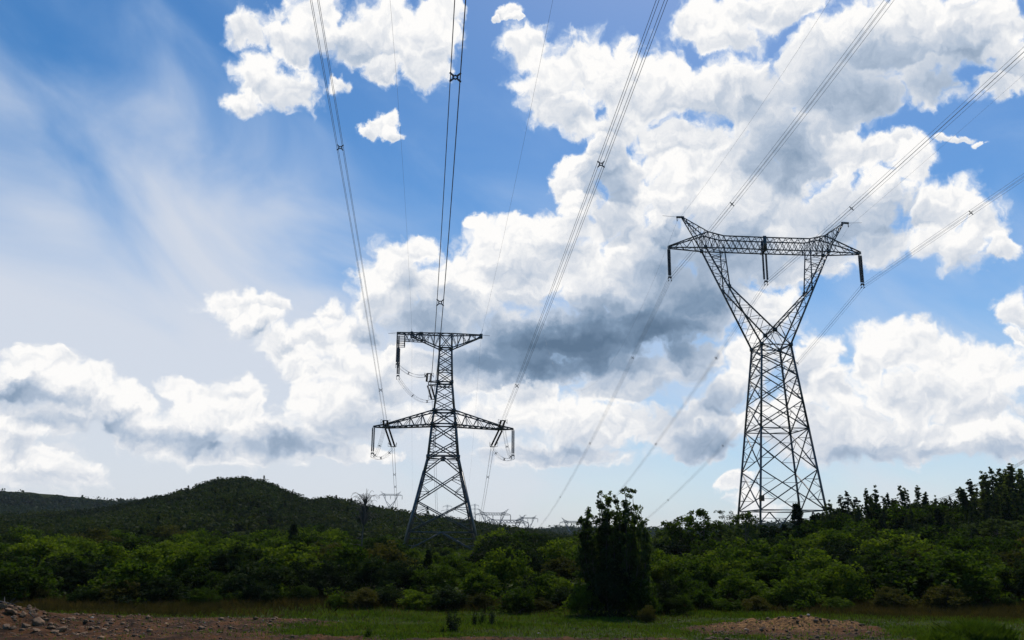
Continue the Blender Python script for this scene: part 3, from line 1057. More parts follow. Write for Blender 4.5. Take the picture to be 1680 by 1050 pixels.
def wor(root, l):
    return np.array(root.location + Matrix.Rotation(root.rotation_euler.z, 3, 'Z') @ Vector(l))


# --------------------------------------------------------------- conductors
def offsets(d, n, s):
    d = d / np.linalg.norm(d)
    a = np.cross(d, [0, 0, 1.0]); a /= np.linalg.norm(a)
    b = np.cross(a, d)
    if n == 4:
        return [a * s / 2 * i + b * s / 2 * j for i in (-1, 1) for j in (-1, 1)]
    return [a * 0]


def spacer_mesh(p, d, s):
    d = d / np.linalg.norm(d)
    a = np.cross(d, [0, 0, 1.0]); a /= np.linalg.norm(a)
    b = np.cross(a, d)
    B = Bars()
    for i in range(4):
        t0, t1 = (i * math.pi / 2), ((i + 1) * math.pi / 2)
        k0, k1 = p + (a * math.cos(t0) + b * math.sin(t0)) * s * 0.28, p + (a * math.cos(t1) + b * math.sin(t1)) * s * 0.28
        B.bar(k0, k1, 0.055)
        tm = (t0 + t1) / 2
        e = p + (a * math.cos(tm) + b * math.sin(tm)) * s * 0.71
        B.bar(p + (e - p) * 0.3, e + (e - p) * 0.12, 0.075)
    return B


def conductor(name, P, n, s, r, label, cat, group, spacers=(), nodes=None):
    """A span: its wires and its spacers are parts of one hanging thing."""
    P = np.asarray(P, float)
    root = empty(name, P[0], 0, label, cat, group)
    Q = P - P[0]
    D = np.gradient(Q, axis=0)
    W = [[] for _ in range(n)]
    for p, d in zip(Q, D):
        for k, o in enumerate(offsets(d, n, s)):
            W[k].append(p + o)
    for w in W:
        B = Bars(); B.tube(w, r, 5); B.build('wire', ALU, root)
    for f in spacers:
        i = min(max(f, 0), len(Q) - 1.001)
        i0 = int(i)
        p = lerp(Q[i0], Q[i0 + 1], i - i0)
        spacer_mesh(p, D[i0], s).build('spacer', ALU, root)
    return root


def span(p0, depth0, pix, a, ends, nseg=60):
    """Sagging span from p0 along the line; slope and sag follow from the bearings of points it passes through.
    Returns points plus a function giving the index of a pictured point."""
    X0, Y0, Z0 = p0
    rows = []
    for p in pix:
        r = ray(*p)
        Y = (X0 + a * Y0) / (r.x + a)
        rows.append((abs(Y - Y0), 4 + r.z * Y - Z0))
    M = np.array([[s, s * s] for s, _ in rows]); b = np.array([z for _, z in rows])
    if len(rows) == 1:
        k = 0.00012
        m = (b[0] - k * M[0, 1]) / M[0, 0]
    else:
        m, k = np.linalg.lstsq(M, b, rcond=None)[0]
    Ys = np.linspace(Y0, ends, nseg)
    s = np.abs(Ys - Y0)
    P = np.stack([X0 + a * (Y0 - Ys), Ys, Z0 + m * s + k * s * s], 1)

    def idx(px):
        r = ray(*px)
        Y = (X0 + a * Y0) / (r.x + a)
        return (Y - Y0) / (ends - Y0) * (nseg - 1)
    return P, idx, (m, k)


def P_y(p):
    """Picture height of a point, for setting spacers along a span."""
    x, y, z = p[0] - EYE.x, p[1] - EYE.y, p[2] - EYE.z
    f = y * CT + z * ST
    return 525 - FPX * (z * CT - y * ST) / f


G_L, G_R = 'conductor spans of the left line', 'conductor spans of the right line'
SP = 0.45
WR = 0.016
# ---- strain pylon: spans, strain strings, jumpers
jump = {}
for key, arm, near_px, near_pts, a_n, sp_n, far_px, far_pts, a_f, sp_f in (
    ('left', (-9.7, 0, 22.95 - ZB), (635, 690), [(520, 0), (557, 262), (625, 628)], 0.082, [(557, 262), (625, 628)], (645, 733), [(647, 775), (652, 825)], 0.075, [(646, 780), (648, 800)]),
    ('mid', (-2.75, 0, 30.45 - ZB), (713, 613), [(755, 0), (747, 127)], 0.0985, [(747, 127), (721, 541)], (711, 655), [(716, 760), (717, 845)], 0.06, [(715, 725)]),
    ('right', (9.7, 0, 22.95 - ZB), (821, 690), [(1085, 0), (986, 272), (848, 632)], 0.088, [(986, 272), (848, 632)], (808, 733), [(801, 770), (785, 850)], 0.085, [(800, 783)]),
):
    aw = wor(left_pylon, arm)
    n0 = np.array(at(*near_px, 150.2)); f0 = np.array(at(*far_px, 160.0))
    n0[0] = aw[0] + a_n * 4.8
    strain_pair(left_pylon, loc(left_pylon, aw + [0.0, -0.9, 0.1]), loc(left_pylon, n0), GLASS_BROWN)
    strain_pair(left_pylon, loc(left_pylon, aw + [0.0, 0.9, -0.1]), loc(left_pylon, f0), GLASS_BROWN)
    P, idx, mk = span(n0, 0, near_pts, a_n, -60.0)
    print('near', key, mk, P[-1])
    conductor('power_line', P, 4, SP, WR, {'left': 'four-wire conductor running overhead from the left wing of the strain pylon',
              'mid': 'four-wire conductor running overhead from the middle of the strain pylon',
              'right': 'four-wire conductor running overhead from the right wing of the strain pylon'}[key], 'power line', G_L, [idx(p) for p in sp_n])
    P, idx, mk = span(f0, 0, far_pts, a_f, 330.0)
    # these spans drop steeply into the next valley: given by where they pass behind the hill
    P = np.linspace(f0, np.array(at(*{'left': (654, 858), 'mid': (718, 866), 'right': (780, 884)}[key], 290)), 60)
    P[:, 2] -= 2.0 * np.sin(np.linspace(0, math.pi, 60))
    idx = lambda q: float(np.interp(q[1], [P_y(p) for p in P], range(60)))
    print('far', key, mk, P[-1])
    conductor('power_line', P, 4, SP, WR, {'left': 'four-wire conductor dropping from the left wing of the strain pylon to the hill',
              'mid': 'four-wire conductor dropping behind the mast of the strain pylon to the hill',
              'right': 'four-wire conductor dropping from the right wing of the strain pylon to the hill'}[key], 'power line', G_L, [idx(p) for p in sp_f])
    jump[key] = (n0, f0)


def loop_curve(p, q, sag, n=18, bulge=(0, 0, 0)):
    t = np.linspace(0, 1, n)[:, None]
    return np.asarray(p) * (1 - t) + np.asarray(q) * t + (np.array([0, 0, -sag]) + np.asarray(bulge)) * 4 * t * (1 - t)


for sx, key in ((-1, 'left'), (1, 'right')):
    tip = np.array([sx * 11.8, 0, 22.85 - ZB]); foot = tip + [0.0, 0, -4.4]
    hang(left_pylon, tip, foot, 0.3, GREY_RUBBER, 0.13)
    fw = wor(left_pylon, foot + np.array([0, 0, -0.5]))
    n0, f0 = jump[key]
    side = 'left' if sx < 0 else 'right'
    conductor('jumper_cable', loop_curve(n0 + [0, 0, -0.3], fw, 1.6), 4, 0.4, 0.018, f'looping jumper cable from the near strings of the {side} wing to its hanging insulator', 'jumper cable', 'jumper cables', [7, 13])
    conductor('jumper_cable', loop_curve(fw, f0 + [0, 0, -0.3], 0.9), 4, 0.4, 0.018, f'looping jumper cable from the hanging insulator of the {side} wing to the far strings', 'jumper cable', 'jumper cables', [7, 14])
p = np.array([-8.2, -0.2, 39.0 - ZB])
hang(left_pylon, p + [0, -0.5, -0.3], p + [0, -0.5, -5.4], 0.3, GREY_RUBBER, 0.14)
hang(left_pylon, p + [0.1, 0.9, -2.2], p + [0.15, 0.9, -7.2], 0.3, GREY_RUBBER, 0.14)
n0, f0 = jump['mid']
conductor('jumper_cable', loop_curve(wor(left_pylon, p + [0.1, -0.5, -5.6]), n0 + [0, 0, -0.2], 0.9), 4, 0.4, 0.018, 'upper jumper cable looping from the top beam insulator to the mast', 'jumper cable', 'jumper cables', [6, 15])
conductor('jumper_cable', loop_curve(wor(left_pylon, p + [0.2, 0.9, -7.6]), f0 + [0, 0, -0.2], 1.5), 4, 0.4, 0.018, 'lower jumper cable looping from the top beam insulator to the mast', 'jumper cable', 'jumper cables', [7, 14])

# ---- suspension pylon: three phases, each a near and a far span
for key, lx, near_pts, a_n, far_pts, a_f, sp_f in (
    ('left', -15.4, [(1455, 5), (1201, 335)], 0.07, [(1038, 591), (968, 726), (885, 865)], 0.04, [(1038, 591), (968, 726), (919, 812), (885, 865)]),
    ('middle', -0.15, [(1680, 85), (1397, 342)], 0.07, [(1175, 590), (1076, 727), (1030, 790)], 0.04, [(1175, 590), (1076, 727)]),
    ('right', 15.4, [(1680, 290), (1593, 349)], 0.055, [(1186, 733), (1096, 818), (1070, 845)], 0.04, [(1186, 733), (1096, 818), (1308, 594)]),
):
    zc = {'left': 43.8, 'middle': 43.55, 'right': 43.5}[key]
    p0 = wor(right_pylon, (lx, 0, zc - 3.0))
    P, idx, mk = span(p0, 0, near_pts, a_n, -60.0)
    print('R near', key, mk, P[-1])
    conductor('power_line', P, 4, SP, WR, f'four-wire conductor rising overhead from the {key} insulator of the wine-glass pylon', 'power line', G_R, [idx(near_pts[1])])
    P, idx, mk = span(p0, 0, far_pts, a_f, 430.0)
    print('R far', key, mk, P[-1])
    conductor('power_line', P, 4, SP, WR, f'four-wire conductor falling away from the {key} insulator of the wine-glass pylon', 'power line', G_R, [idx(p) for p in sp_f])

# ---- earth wires
for nm, p0, pts, a, end, lab in (
    ('l', wor(left_pylon, (-5.9, -0.3, 39.4 - ZB)), [(640, 0), (655, 190)], 0.076, -60, 'thin earth wire overhead from the left end of the top beam'),
    ('r', wor(left_pylon, (6.1, -0.3, 39.2 - ZB)), [(907, 0), (862, 220)], 0.092, -60, 'thin earth wire overhead from the right end of the top beam'),
    ('rl', wor(right_pylon, (-13.9, 0, 53.3 - 3)), [(1362, 0), (1187, 262)], 0.07, -60, 'thin earth wire overhead from the left peak of the wine-glass pylon'),
    ('rr', wor(right_pylon, (13.9, 0, 53.3 - 3)), [(1680, 122), (1508, 273)], 0.06, -60, 'thin earth wire overhead from the right peak of the wine-glass pylon'),
    ('rlf', wor(right_pylon, (-13.9, 0, 53.3 - 3)), [(1067, 472), (1000, 600)], 0.04, 430, 'thin earth wire falling away from the left peak of the wine-glass pylon'),
):
    P, idx, mk = span(p0, 0, pts, a, end)
    print('earth', nm, mk, P[-1])
    conductor('earth_wire', P, 1, 0, 0.010, lab, 'earth wire', 'earth wires')
for l, e, lab in ((wor(left_pylon, (-5.9, 0.3, 39.2 - ZB)), at(677, 806, 300), 'thin earth wire falling away behind the left end of the top beam'),
                  (wor(left_pylon, (6.1, 0.3, 39.0 - ZB)), at(768, 806, 300), 'thin earth wire falling away behind the right end of the top beam'),
                  (wor(right_pylon, (13.9, 0, 53.3 - 3)), at(1120, 780, 330), 'thin earth wire falling away from the right peak of the wine-glass pylon')):
    P = np.linspace(np.array(l), np.array(e), 40)
    P[:, 2] -= 3.0 * np.sin(np.linspace(0, math.pi, 40))
    conductor('earth_wire', P, 1, 0, 0.009, lab, 'earth wire', 'earth wires')
P = np.linspace(np.array(at(1490, 836, 260)), np.array(at(1800, 684, 190)), 30)
P[:, 2] -= 2.2 * np.sin(np.linspace(0, math.pi, 30))
conductor('power_line', P, 4, SP, 0.03, 'four-wire conductor slanting up behind the poplars at the right edge', 'power line', None, [16.2])


# ---- distant pylons
def small_pylon(px, py_arm, D, kind, scale, label, rz=LINE):
    top = at(px, py_arm, D)
    H = {'cup': 48.8 - 3.0, 'mast': 40.0}[kind] * scale
    r = empty('pylon', (top.x, top.y, top.z - H), rz, label, 'pylon', 'distant pylons')
    r.scale = (scale, scale, scale)
    if kind == 'cup':
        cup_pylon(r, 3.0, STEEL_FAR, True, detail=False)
    else:
        B = Bars()
        pr = [(4.0, 0), (1.2, 26), (0.8, 46)]
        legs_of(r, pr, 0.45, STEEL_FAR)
        for z0, z1 in ((0, 9), (9, 17), (17, 26), (26, 33), (33, 40), (40, 46)):
            c0 = corners(float(np.interp(z0, [0, 26, 46], [4, 1.2, .8])), z0); c1 = corners(float(np.interp(z1, [0, 26, 46], [4, 1.2, .8])), z1)
            for i in range(4):
                xpanel(B, c0[i], c0[(i + 1) % 4], c1[i], c1[(i + 1) % 4], 0.25, 0.15, red=False)
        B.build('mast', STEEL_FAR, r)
        for z, w in ((28, 8.5), (36, 10), (43, 7)):
            for sx in (-1, 1):
                B = Bars()
                for s in (-1, 1):
                    B.bar((sx * 0.9, s * 0.9, z), (sx * w, 0, z), 0.3); B.bar((sx * 0.9, s * 0.9, z + 2), (sx * w, 0, z + 0.2), 0.25)
                B.bar((sx * w, 0, z), (sx * w, 0, z - 3.5), 0.3)
                B.build('crossarm', STEEL_FAR, r)
    return r


small_pylon(641, 813, 1250, 'cup', 1.0, 'pale distant wine-glass pylon beyond the hill, left of the strain pylon')
small_pylon(734, 834, 1500, 'mast', 1.0, 'pale distant pylon with stacked arms seen through the strain pylon')
small_pylon(779, 832, 1500, 'mast', 0.9, 'faint distant pylon top just right of the strain pylon mast')
small_pylon(809, 845, 820, 'cup', 1.0, 'distant wine-glass pylon standing highest in the cluster right of the strain pylon')
small_pylon(829, 858, 620, 'cup', 1.0, 'darkest and widest distant pylon in the cluster above the hill slope')
small_pylon(866, 851, 1300, 'cup', 0.9, 'distant wine-glass pylon at the right end of the cluster')
small_pylon(942, 858, 1000, 'cup', 1.0, 'distant wine-glass pylon on the far ridge left of the tall double tree')

# ---------------------------------------------------------------- vegetation
def limb(B, p, q, r0, r1, rng, bend=0.12, n=6):
    p, q = np.asarray(p, float), np.asarray(q, float)
    t = np.linspace(0, 1, n)[:, None]
    L = np.linalg.norm(q - p)
    w = rng.normal(size=3) * L * bend
    P = p + (q - p) * t + w * (t * (1 - t)) * 2
    B.tube(P, np.linspace(r0, r1, n), 6)
    return P


def plant(name, kind, seed, mat, bark=BARK):
    """A woody plant: trunk with limbs (one part) and a crown of leaf clumps (one part). Built about one unit kind of size."""
    rng = np.random.default_rng(seed)
    root = empty(name)
    B = Bars()
    C, R = [], []
    if kind == 'shrub':                       # about 3 m high, many stems, rounded and lumpy
        per, leaf = 62, 0.105
        for i in range(62):
            a = rng.uniform(0, 2 * math.pi); u = rng.uniform(-0.1, 1) ** 1.0
            el = math.asin(max(-0.1, min(1, u)))
            k = (0.78 + 0.30 * math.sin(a * 2 + seed) * 0.5 + rng.normal() * 0.13)
            C.append((1.75 * k * math.cos(a) * math.cos(el), 1.75 * k * math.sin(a) * math.cos(el), 0.95 + 1.65 * k * math.sin(el) + rng.normal() * 0.10))
            R.append(rng.uniform(0.30, 0.58))
        for i in range(16):
            C.append((rng.normal() * 0.9, rng.normal() * 0.9, rng.uniform(0.2, 1.2))); R.append(0.5)
        for i in range(9):
            c = C[rng.integers(0, 62)]
            limb(B, (rng.normal() * 0.12, rng.normal() * 0.12, -0.3), c, 0.045, 0.012, rng)
        up = 0.45
    elif kind == 'locust':                    # about 4.5 m, airy layered sprays
        per, leaf = 40, 0.105
        top = limb(B, (0, 0, -0.3), (rng.normal() * 0.25, rng.normal() * 0.25, 3.6), 0.09, 0.03, rng)
        for i in range(84):
            h = rng.uniform(0.24, 1.0)
            w = 1.75 * math.sin(math.pi * min(1, (h - 0.12) / 0.95)) ** 0.7 * rng.uniform(0.3, 1.15)
            a = rng.uniform(0, 2 * math.pi)
            C.append((w * math.cos(a), w * math.sin(a), 4.4 * h)); R.append(rng.uniform(0.20, 0.46))
        for i in range(16):
            c = C[rng.integers(0, 84)]
            limb(B, top[rng.integers(1, 5)], c, 0.035, 0.01, rng)
        up = 0.7
    elif kind == 'poplar':                    # about 8 m, several upswept leaders, ragged top
        per, leaf = 17, 0.11
        nl = rng.integers(3, 6)
        for l in range(nl):
            a0 = rng.uniform(0, 2 * math.pi); r0 = 0.0 if l == 0 else rng.uniform(0.45, 1.05)
            hl = 8.0 if l == 0 else rng.uniform(4.8, 7.7)
            ox, oy = r0 * math.cos(a0), r0 * math.sin(a0)
            lead = limb(B, (ox * 0.15, oy * 0.15, -0.5), (ox, oy, hl - 0.3), 0.09 if l == 0 else 0.05, 0.012, rng, 0.03, 10)
            wl = rng.uniform(0.78, 1.15)
            for i in range(int(140 * hl / 8)):
                h = rng.uniform(0.06, 1.0)
                w = (wl * (1 - h) ** 0.75 * min(1.0, (h + 0.1) / 0.35) + 0.10) * rng.uniform(0.15, 1.2)
                a = rng.uniform(0, 2 * math.pi)
                b = lead[int(np.clip(h * 9, 0, 9))]
                c = (b[0] + w * math.cos(a), b[1] + w * math.sin(a), hl * h + 0.18 * rng.normal())
                C.append(c); R.append(rng.uniform(0.09, 0.24) * (1.2 - 0.5 * h))
                if i % 6 == 0:
                    limb(B, lead[int(np.clip(h * 9 - 1.2, 0, 9))], c, 0.02, 0.006, rng)
        up = 0.1
    elif kind == 'spire':                     # about 6 m, dark and pointed
        per, leaf = 48, 0.11
        limb(B, (0, 0, -0.4), (0, 0, 5.8), 0.09, 0.015, rng, 0.02, 8)
        for i in range(85):
            h = rng.uniform(0.06, 0.98)
            w = 1.2 * (1 - h) ** 0.8 * rng.uniform(0.3, 1.1)
            a = rng.uniform(0, 2 * math.pi)
            C.append((w * math.cos(a), w * math.sin(a), 6.0 * h)); R.append(rng.uniform(0.18, 0.36))
        up = 0.2
    V, F = leaf_quads(clump_points(C, R, per, 0.8, rng), leaf, up, 0.55, rng)
    B.build('trunk', bark, root)
    link_mesh('crown', V, F, mat, root)
    return root


PROTO_H = {'shrub': 2.9, 'locust': 4.7, 'poplar': 8.1, 'spire': 6.1}
PROTOS = {}
USED = set()
_LEAF = {'green': LEAF_SHRUB, 'olive': LEAF_OLIVE, 'dark': LEAF_DARK, 'deep': LEAF_TREE}
NAME = {'shrub': 'shrub', 'locust': 'small_tree', 'poplar': 'poplar_tree', 'spire': 'conifer_tree'}
CAT = {'shrub': 'shrub', 'locust': 'tree', 'poplar': 'tree', 'spire': 'tree'}


def gz(x, y):
    return float(ground_z(np.array([x]), np.array([y]))[0])


def place(kind, tone, px, D, H=None, top=None, label='', group=None, wide=1.0, seed=0, sink=0.05):
    k = (kind, tone, seed % (4 if kind != 'spire' else 2))
    if k not in PROTOS:
        PROTOS[k] = plant(NAME[kind], kind, 100 + 7 * k[2] + len(kind), _LEAF[tone])
    if k in USED:
        o = copy_tree(PROTOS[k])
    else:
        o = PROTOS[k]; USED.add(k)
    x = ray(px, 900).x * D
    z = gz(x, D)
    if top is not None:
        H = 4 + ray(px, top).z * D - z
    s = H / PROTO_H[kind]
    o.location = (x, D, z - sink)
    o.rotation_euler = (0, 0, random.uniform(0, 6.28))
    o.scale = (s * wide, s * wide, s)
    return tag(o, label, CAT[kind], group)


random.seed(5)
SK = 'poplars along the skyline at the right'
for i, (px, top, D, lab) in enumerate([
    (1366, 823, 118, 'short narrow poplar just right of the wine-glass pylon, first of the skyline row'),
    (1396, 806, 120, 'ragged poplar with a thin top, second in the skyline row'),
    (1413, 828, 114, 'lower poplar filling the gap behind the second skyline top'),
    (1429, 802, 121, 'upright poplar at the left of the close skyline clump'),
    (1444, 800, 118, 'upright poplar in the middle of the close skyline clump'),
    (1462, 809, 122, 'darker poplar at the right of the close skyline clump'),
    (1486, 796, 118, 'full poplar with the tallest top left of the lone gap-standing poplar'),
    (1515, 797, 124, 'lone poplar standing clear with a gap of sky on both sides'),
    (1543, 815, 116, 'lower poplar right of the lone poplar'),
    (1567, 814, 120, 'low bushy poplar at the foot of the rising tree line'),
    (1582, 801, 118, 'poplar where the tree line begins to rise to the right'),
    (1602, 787, 116, 'poplar with a double top on the rising tree line'),
    (1624, 777, 118, 'tall poplar third from the right edge of the tree line'),
    (1641, 767, 115, 'tall poplar second from the right edge of the tree line'),
    (1655, 768, 120, 'tall poplar standing behind the rightmost poplars'),
    (1674, 762, 116, 'tallest poplar, at the right edge of the picture'),
    (1704, 756, 118, 'poplar cut by the right edge of the picture')]):
    place('poplar', 'deep', px, D, top=top, label=lab, group=SK, wide=1.15 + 0.35 * random.random(), seed=i)
for px, top, D in [(1378, 836, 126), (1405, 828, 128), (1440, 822, 130), (1475, 818, 128), (1500, 826, 127), (1530, 832, 128), (1555, 826, 127), (1575, 820, 128),
                  (1592, 806, 126), (1612, 798, 128), (1632, 786, 127), (1648, 782, 128), (1664, 774, 127), (1690, 768, 127), (1357, 848, 114), (1385, 842, 112), (1408, 838, 114), (1455, 834, 112), (1500, 832, 112), (1530, 840, 113),
                  (1560, 838, 110), (1600, 826, 110), (1630, 815, 110), (1660, 806, 110), (1685, 800, 110), (1720, 770, 126)]:
    place('poplar', 'deep', px, D, top=top, label='leafy poplar filling in the wood between and behind the skyline poplars', group='poplars filling in the wood', wide=random.uniform(1.2, 1.7), seed=px)
for i, (px, top, D, lab) in enumerate([
    (1311, 824, 112, 'dark tree standing in front of the right legs of the wine-glass pylon'),
    (1337, 843, 112, 'small dark tree beside the far right leg of the wine-glass pylon'),
    (1289, 858, 112, 'low dark tree under the belt of the wine-glass pylon'),
    (1268, 865, 110, 'lowest dark tree between the legs of the wine-glass pylon'),
    (1521, 850, 106, 'dark pointed tree below the lone poplar'),
    (1545, 832, 108, 'dark pointed tree below the rising tree line'),
    (480, 856, 100, 'dark tall tree left of the bare tree, before the hill'),
    (230, 862, 118, 'dark tree at the foot of the hill under its left shoulder'),
    (156, 866, 120, 'dark tree at the foot of the hill near the left edge'),
    (703, 900, 76, 'dark tree in front of the left leg of the strain pylon')]):
    place('spire', 'dark', px, D, top=top, label=lab, group='dark trees', wide=1.3, seed=i)
for i, (px, top, D, tone, w, lab) in enumerate([
    (1224, 836, 90, 'deep', .75, 'slim green tree in front of the left leg of the wine-glass pylon'),
    (1148, 832, 100, 'green', 1.0, 'taller green tree halfway between the double tree and the wine-glass pylon'),
    (1122, 838, 102, 'green', .95, 'green tree second from the double tree'),
    (1178, 852, 102, 'deep', .9, 'dark green tree below the thin feathery tree'),
    (1100, 852, 100, 'green', .9, 'green tree next to the double tree on its right'),
    (1085, 868, 96, 'deep', .9, 'small tree tucked behind the right side of the double tree'),
    (523, 884, 84, 'green', 1.15, 'broad bright green tree left of the bare tree'),
    (438, 886, 90, 'green', 1.0, 'bright green tree left of the tall dark tree'),
    (738, 908, 74, 'green', 1.0, 'green tree in front of the strain pylon'),
    (812, 898, 84, 'green', 1.1, 'bright yellow green tree at the right foot of the strain pylon'),
    (850, 885, 92, 'green', 1.0, 'green tree between the strain pylon and the double tree'),
    (905, 880, 92, 'green', 1.1, 'bright green tree left of the double tree'),
    (940, 884, 96, 'deep', 1.0, 'green tree half hidden by the left side of the double tree'),
    (38, 892, 92, 'green', 1.1, 'bright green small tree near the left edge'),
    (90, 896, 94, 'green', 1.1, 'green small tree second from the left edge'),
    (140, 886, 96, 'deep', 1.0, 'taller small tree third from the left edge'),
    (218, 892, 94, 'green', 1.2, 'green small tree below the left shoulder of the hill'),
    (277, 890, 96, 'green', 1.2, 'green small tree below the rising slope of the hill'),
    (330, 894, 92, 'green', 1.2, 'green small tree below the hill top'),
    (376, 886, 96, 'green', 1.1, 'taller green small tree below the right of the hill top'),
    (1372, 868, 98, 'green', 1.2, 'bright green tree below the first skyline poplar'),
    (1420, 866, 100, 'green', 1.2, 'bright green tree below the second skyline poplar'),
    (1470, 864, 100, 'green', 1.3, 'spreading green tree below the close skyline clump'),
    (1590, 856, 96, 'deep', 1.3, 'dark spreading tree below the rising tree line'),
    (1640, 848, 96, 'deep', 1.3, 'dark spreading tree near the right edge'),
    (1690, 842, 96, 'deep', 1.3, 'dark spreading tree cut by the right edge')]):
    place('locust', tone, px, D, top=top, label=lab, group='small trees behind the shrub belt', wide=w, seed=i)
for px, top, D, tone, w, lab in [
    (275, 941, 60, 'dark', 1.5, 'big dark rounded shrub at the front of the belt on the left'),
    (905, 936, 63, 'green', 1.25, 'broad rounded green shrub left of the double tree'),
    (1085, 949, 58, 'dark', 1.05, 'dark rounded shrub just right of the double tree'),
    (1060, 991, 51, 'olive', .8, 'small olive bush alone on the grass right of the double tree'),
    (1001, 918, 54.5, 'dark', .8, 'dark shrub growing against the foot of the double tree'),
    (1046, 952, 54, 'green', 1.0, 'low green shrub under the right half of the double tree'),
    (958, 955, 54, 'green', 0.9, 'low green shrub under the left half of the double tree'),
    (461, 953, 62, 'green', 1.1, 'green shrub at the front of the belt below the tall dark tree'),
    (505, 956, 62, 'green', 1.2, 'green shrub at the front of the belt left of the bare tree'),
    (1150, 916, 68, 'green', 1.1, 'rounded green shrub below the taller green tree'),
    (1194, 920, 68, 'green', 1.3, 'rounded green shrub below the slim tree at the pylon leg'),
    (118, 1008, 52, 'olive', .8, 'small dark bush on the grass edge left of the big dark shrub')]:
    place('shrub', tone, px, D, top=top, label=lab, group='single shrubs at the front', wide=w, seed=px)
rows = [(63, 2.0, 3.2, 'front row'), (71, 2.2, 3.4, 'second row'), (80, 2.4, 3.6, 'middle rows'), (90, 2.4, 3.6, 'middle rows'), (101, 2.4, 3.8, 'back rows'), (113, 2.6, 4.2, 'back rows'), (126, 2.6, 4.4, 'back rows')]
k = 0
tw = {'green': 'bright green', 'olive': 'yellowish olive', 'dark': 'dark green'}
for D0, h0, h1, nm in rows:
    px = -60
    while px < 1880:
        D = D0 + random.uniform(-4, 4)
        x = ray(px, 900).x * D
        tone = random.choices(['green', 'olive', 'dark'], [0.62, 0.07, 0.31])[0]
        H = random.uniform(h0, h1) * (1.0 + 0.22 * float(sstep(15, 35, x)))
        if not ((930 < px < 1070 and D0 < 66) or False):
            if 645 < px < 800: H *= 0.72 if D0 < 76 else 0.45
            side = 'left of the strain pylon' if px < 660 else ('between the two pylons' if px < 1210 else 'right of the wine-glass pylon')
            place('shrub', tone, px, D, H=H, label=f'{tw[tone]} shrub in the {nm} of the belt, {side}', group=f'{tw[tone]} shrubs in the {nm} {side}', wide=random.uniform(1.0, 1.45), seed=k)
        k += 1
        px += random.uniform(2.9, 4.6) / D * 1500


for i in range(26):                       # low bushes straggling forward of the belt
    px = [20, 75, 150, 205, 340, 395, 430, 560, 600, 640, 690, 735, 790, 850, 880, 930, 1075, 1110, 1150, 1190, 1235, 1290, 1370, 1455, 1540, 1640][i]
    D = random.uniform(56.0, 61.0) if 840 < px < 1260 else random.uniform(58.5, 61.5)
    tone = random.choice(['green', 'olive', 'dark', 'green'])
    where = 'left of the strain pylon' if px < 660 else ('between the two pylons' if px < 1210 else 'right of the wine-glass pylon')
    place('shrub', tone, px, D, H=random.uniform(0.7, 1.7), label=f'low {tw[tone]} bush straggling onto the grass, {where}',
          group=f'low {tw[tone]} bushes before the belt {where}', wide=random.uniform(1.1, 1.7), seed=i + 3)


def big_tree():
    """The tall double-crowned tree standing forward of the belt."""
    rng = np.random.default_rng(42)
    D = 56.0
    root = empty('broadleaf_tree', (ray(1006, 900).x * D, D, gz(ray(1006, 900).x * D, D)), 0, 'tall dark broadleaf tree with a double crown standing at the front of the shrub belt', 'tree')
    B = Bars()
    tops = ((-0.72, 0.1, 7.35), (0.80, -0.1, 7.62))
    stems = []
    for tx, ty, tz in tops:
        stems.append(limb(B, (tx * 0.25, 0, -0.3), (tx, ty, tz - 0.6), 0.13, 0.02, rng, 0.03, 12))
    for s, (tx, ty, tz) in enumerate(tops):
        C, R = [], []
        leads = [(tx, ty, tz, 0.55)]
        for l in range(22):
            a = l * 2.4 + s; r = 1.50 * math.sqrt(rng.uniform(0.04, 1.0))
            leads.append((tx * 0.85 + r * math.cos(a), ty + r * math.sin(a), tz * (1.0 - 0.13 * r * r) * rng.uniform(0.90, 1.02), rng.uniform(0.38, 0.58)))
        for l, (lx, ly, lz, lw) in enumerate(leads):
            if l == 0:
                P = stems[s]
            else:                           # sweeps out low, then straight up
                t = np.linspace(0, 1, 12)[:, None]
                p0, p1, p2 = stems[s][1], np.array([lx * 1.12, ly * 1.12, lz * 0.22]), np.array([lx, ly, lz - 0.35])
                P = (1 - t) ** 2 * p0 + 2 * t * (1 - t) * p1 + t * t * p2
                B.tube(P, np.linspace(0.035, 0.006, 12), 6)
            for i in range(64):
                h = rng.uniform(0.22, 1.04)
                b = P[int(np.clip(h * 11, 0, 11))]
                w = (lw * max(0.0, 1.05 - h) ** 0.55 + 0.07) * rng.uniform(0.1, 1.3)
                a = rng.uniform(0, 2 * math.pi)
                c = (b[0] + w * math.cos(a), b[1] + w * math.sin(a), b[2] + rng.normal() * 0.14 + 0.12 + max(0, h - 1) * 3)
                C.append(c); R.append(rng.uniform(0.08, 0.22))
                if i % 7 == 0:
                    limb(B, P[int(np.clip(h * 11 - 1, 0, 11))], c, 0.012, 0.004, rng)
        V, F = leaf_quads(clump_points(C, R, 24, 0.9, rng), 0.075, 0.15, 0.55, rng)
        link_mesh('crown', V, F, LEAF_BIG, root)
    B.build('trunk', BARK, root)


big_tree()


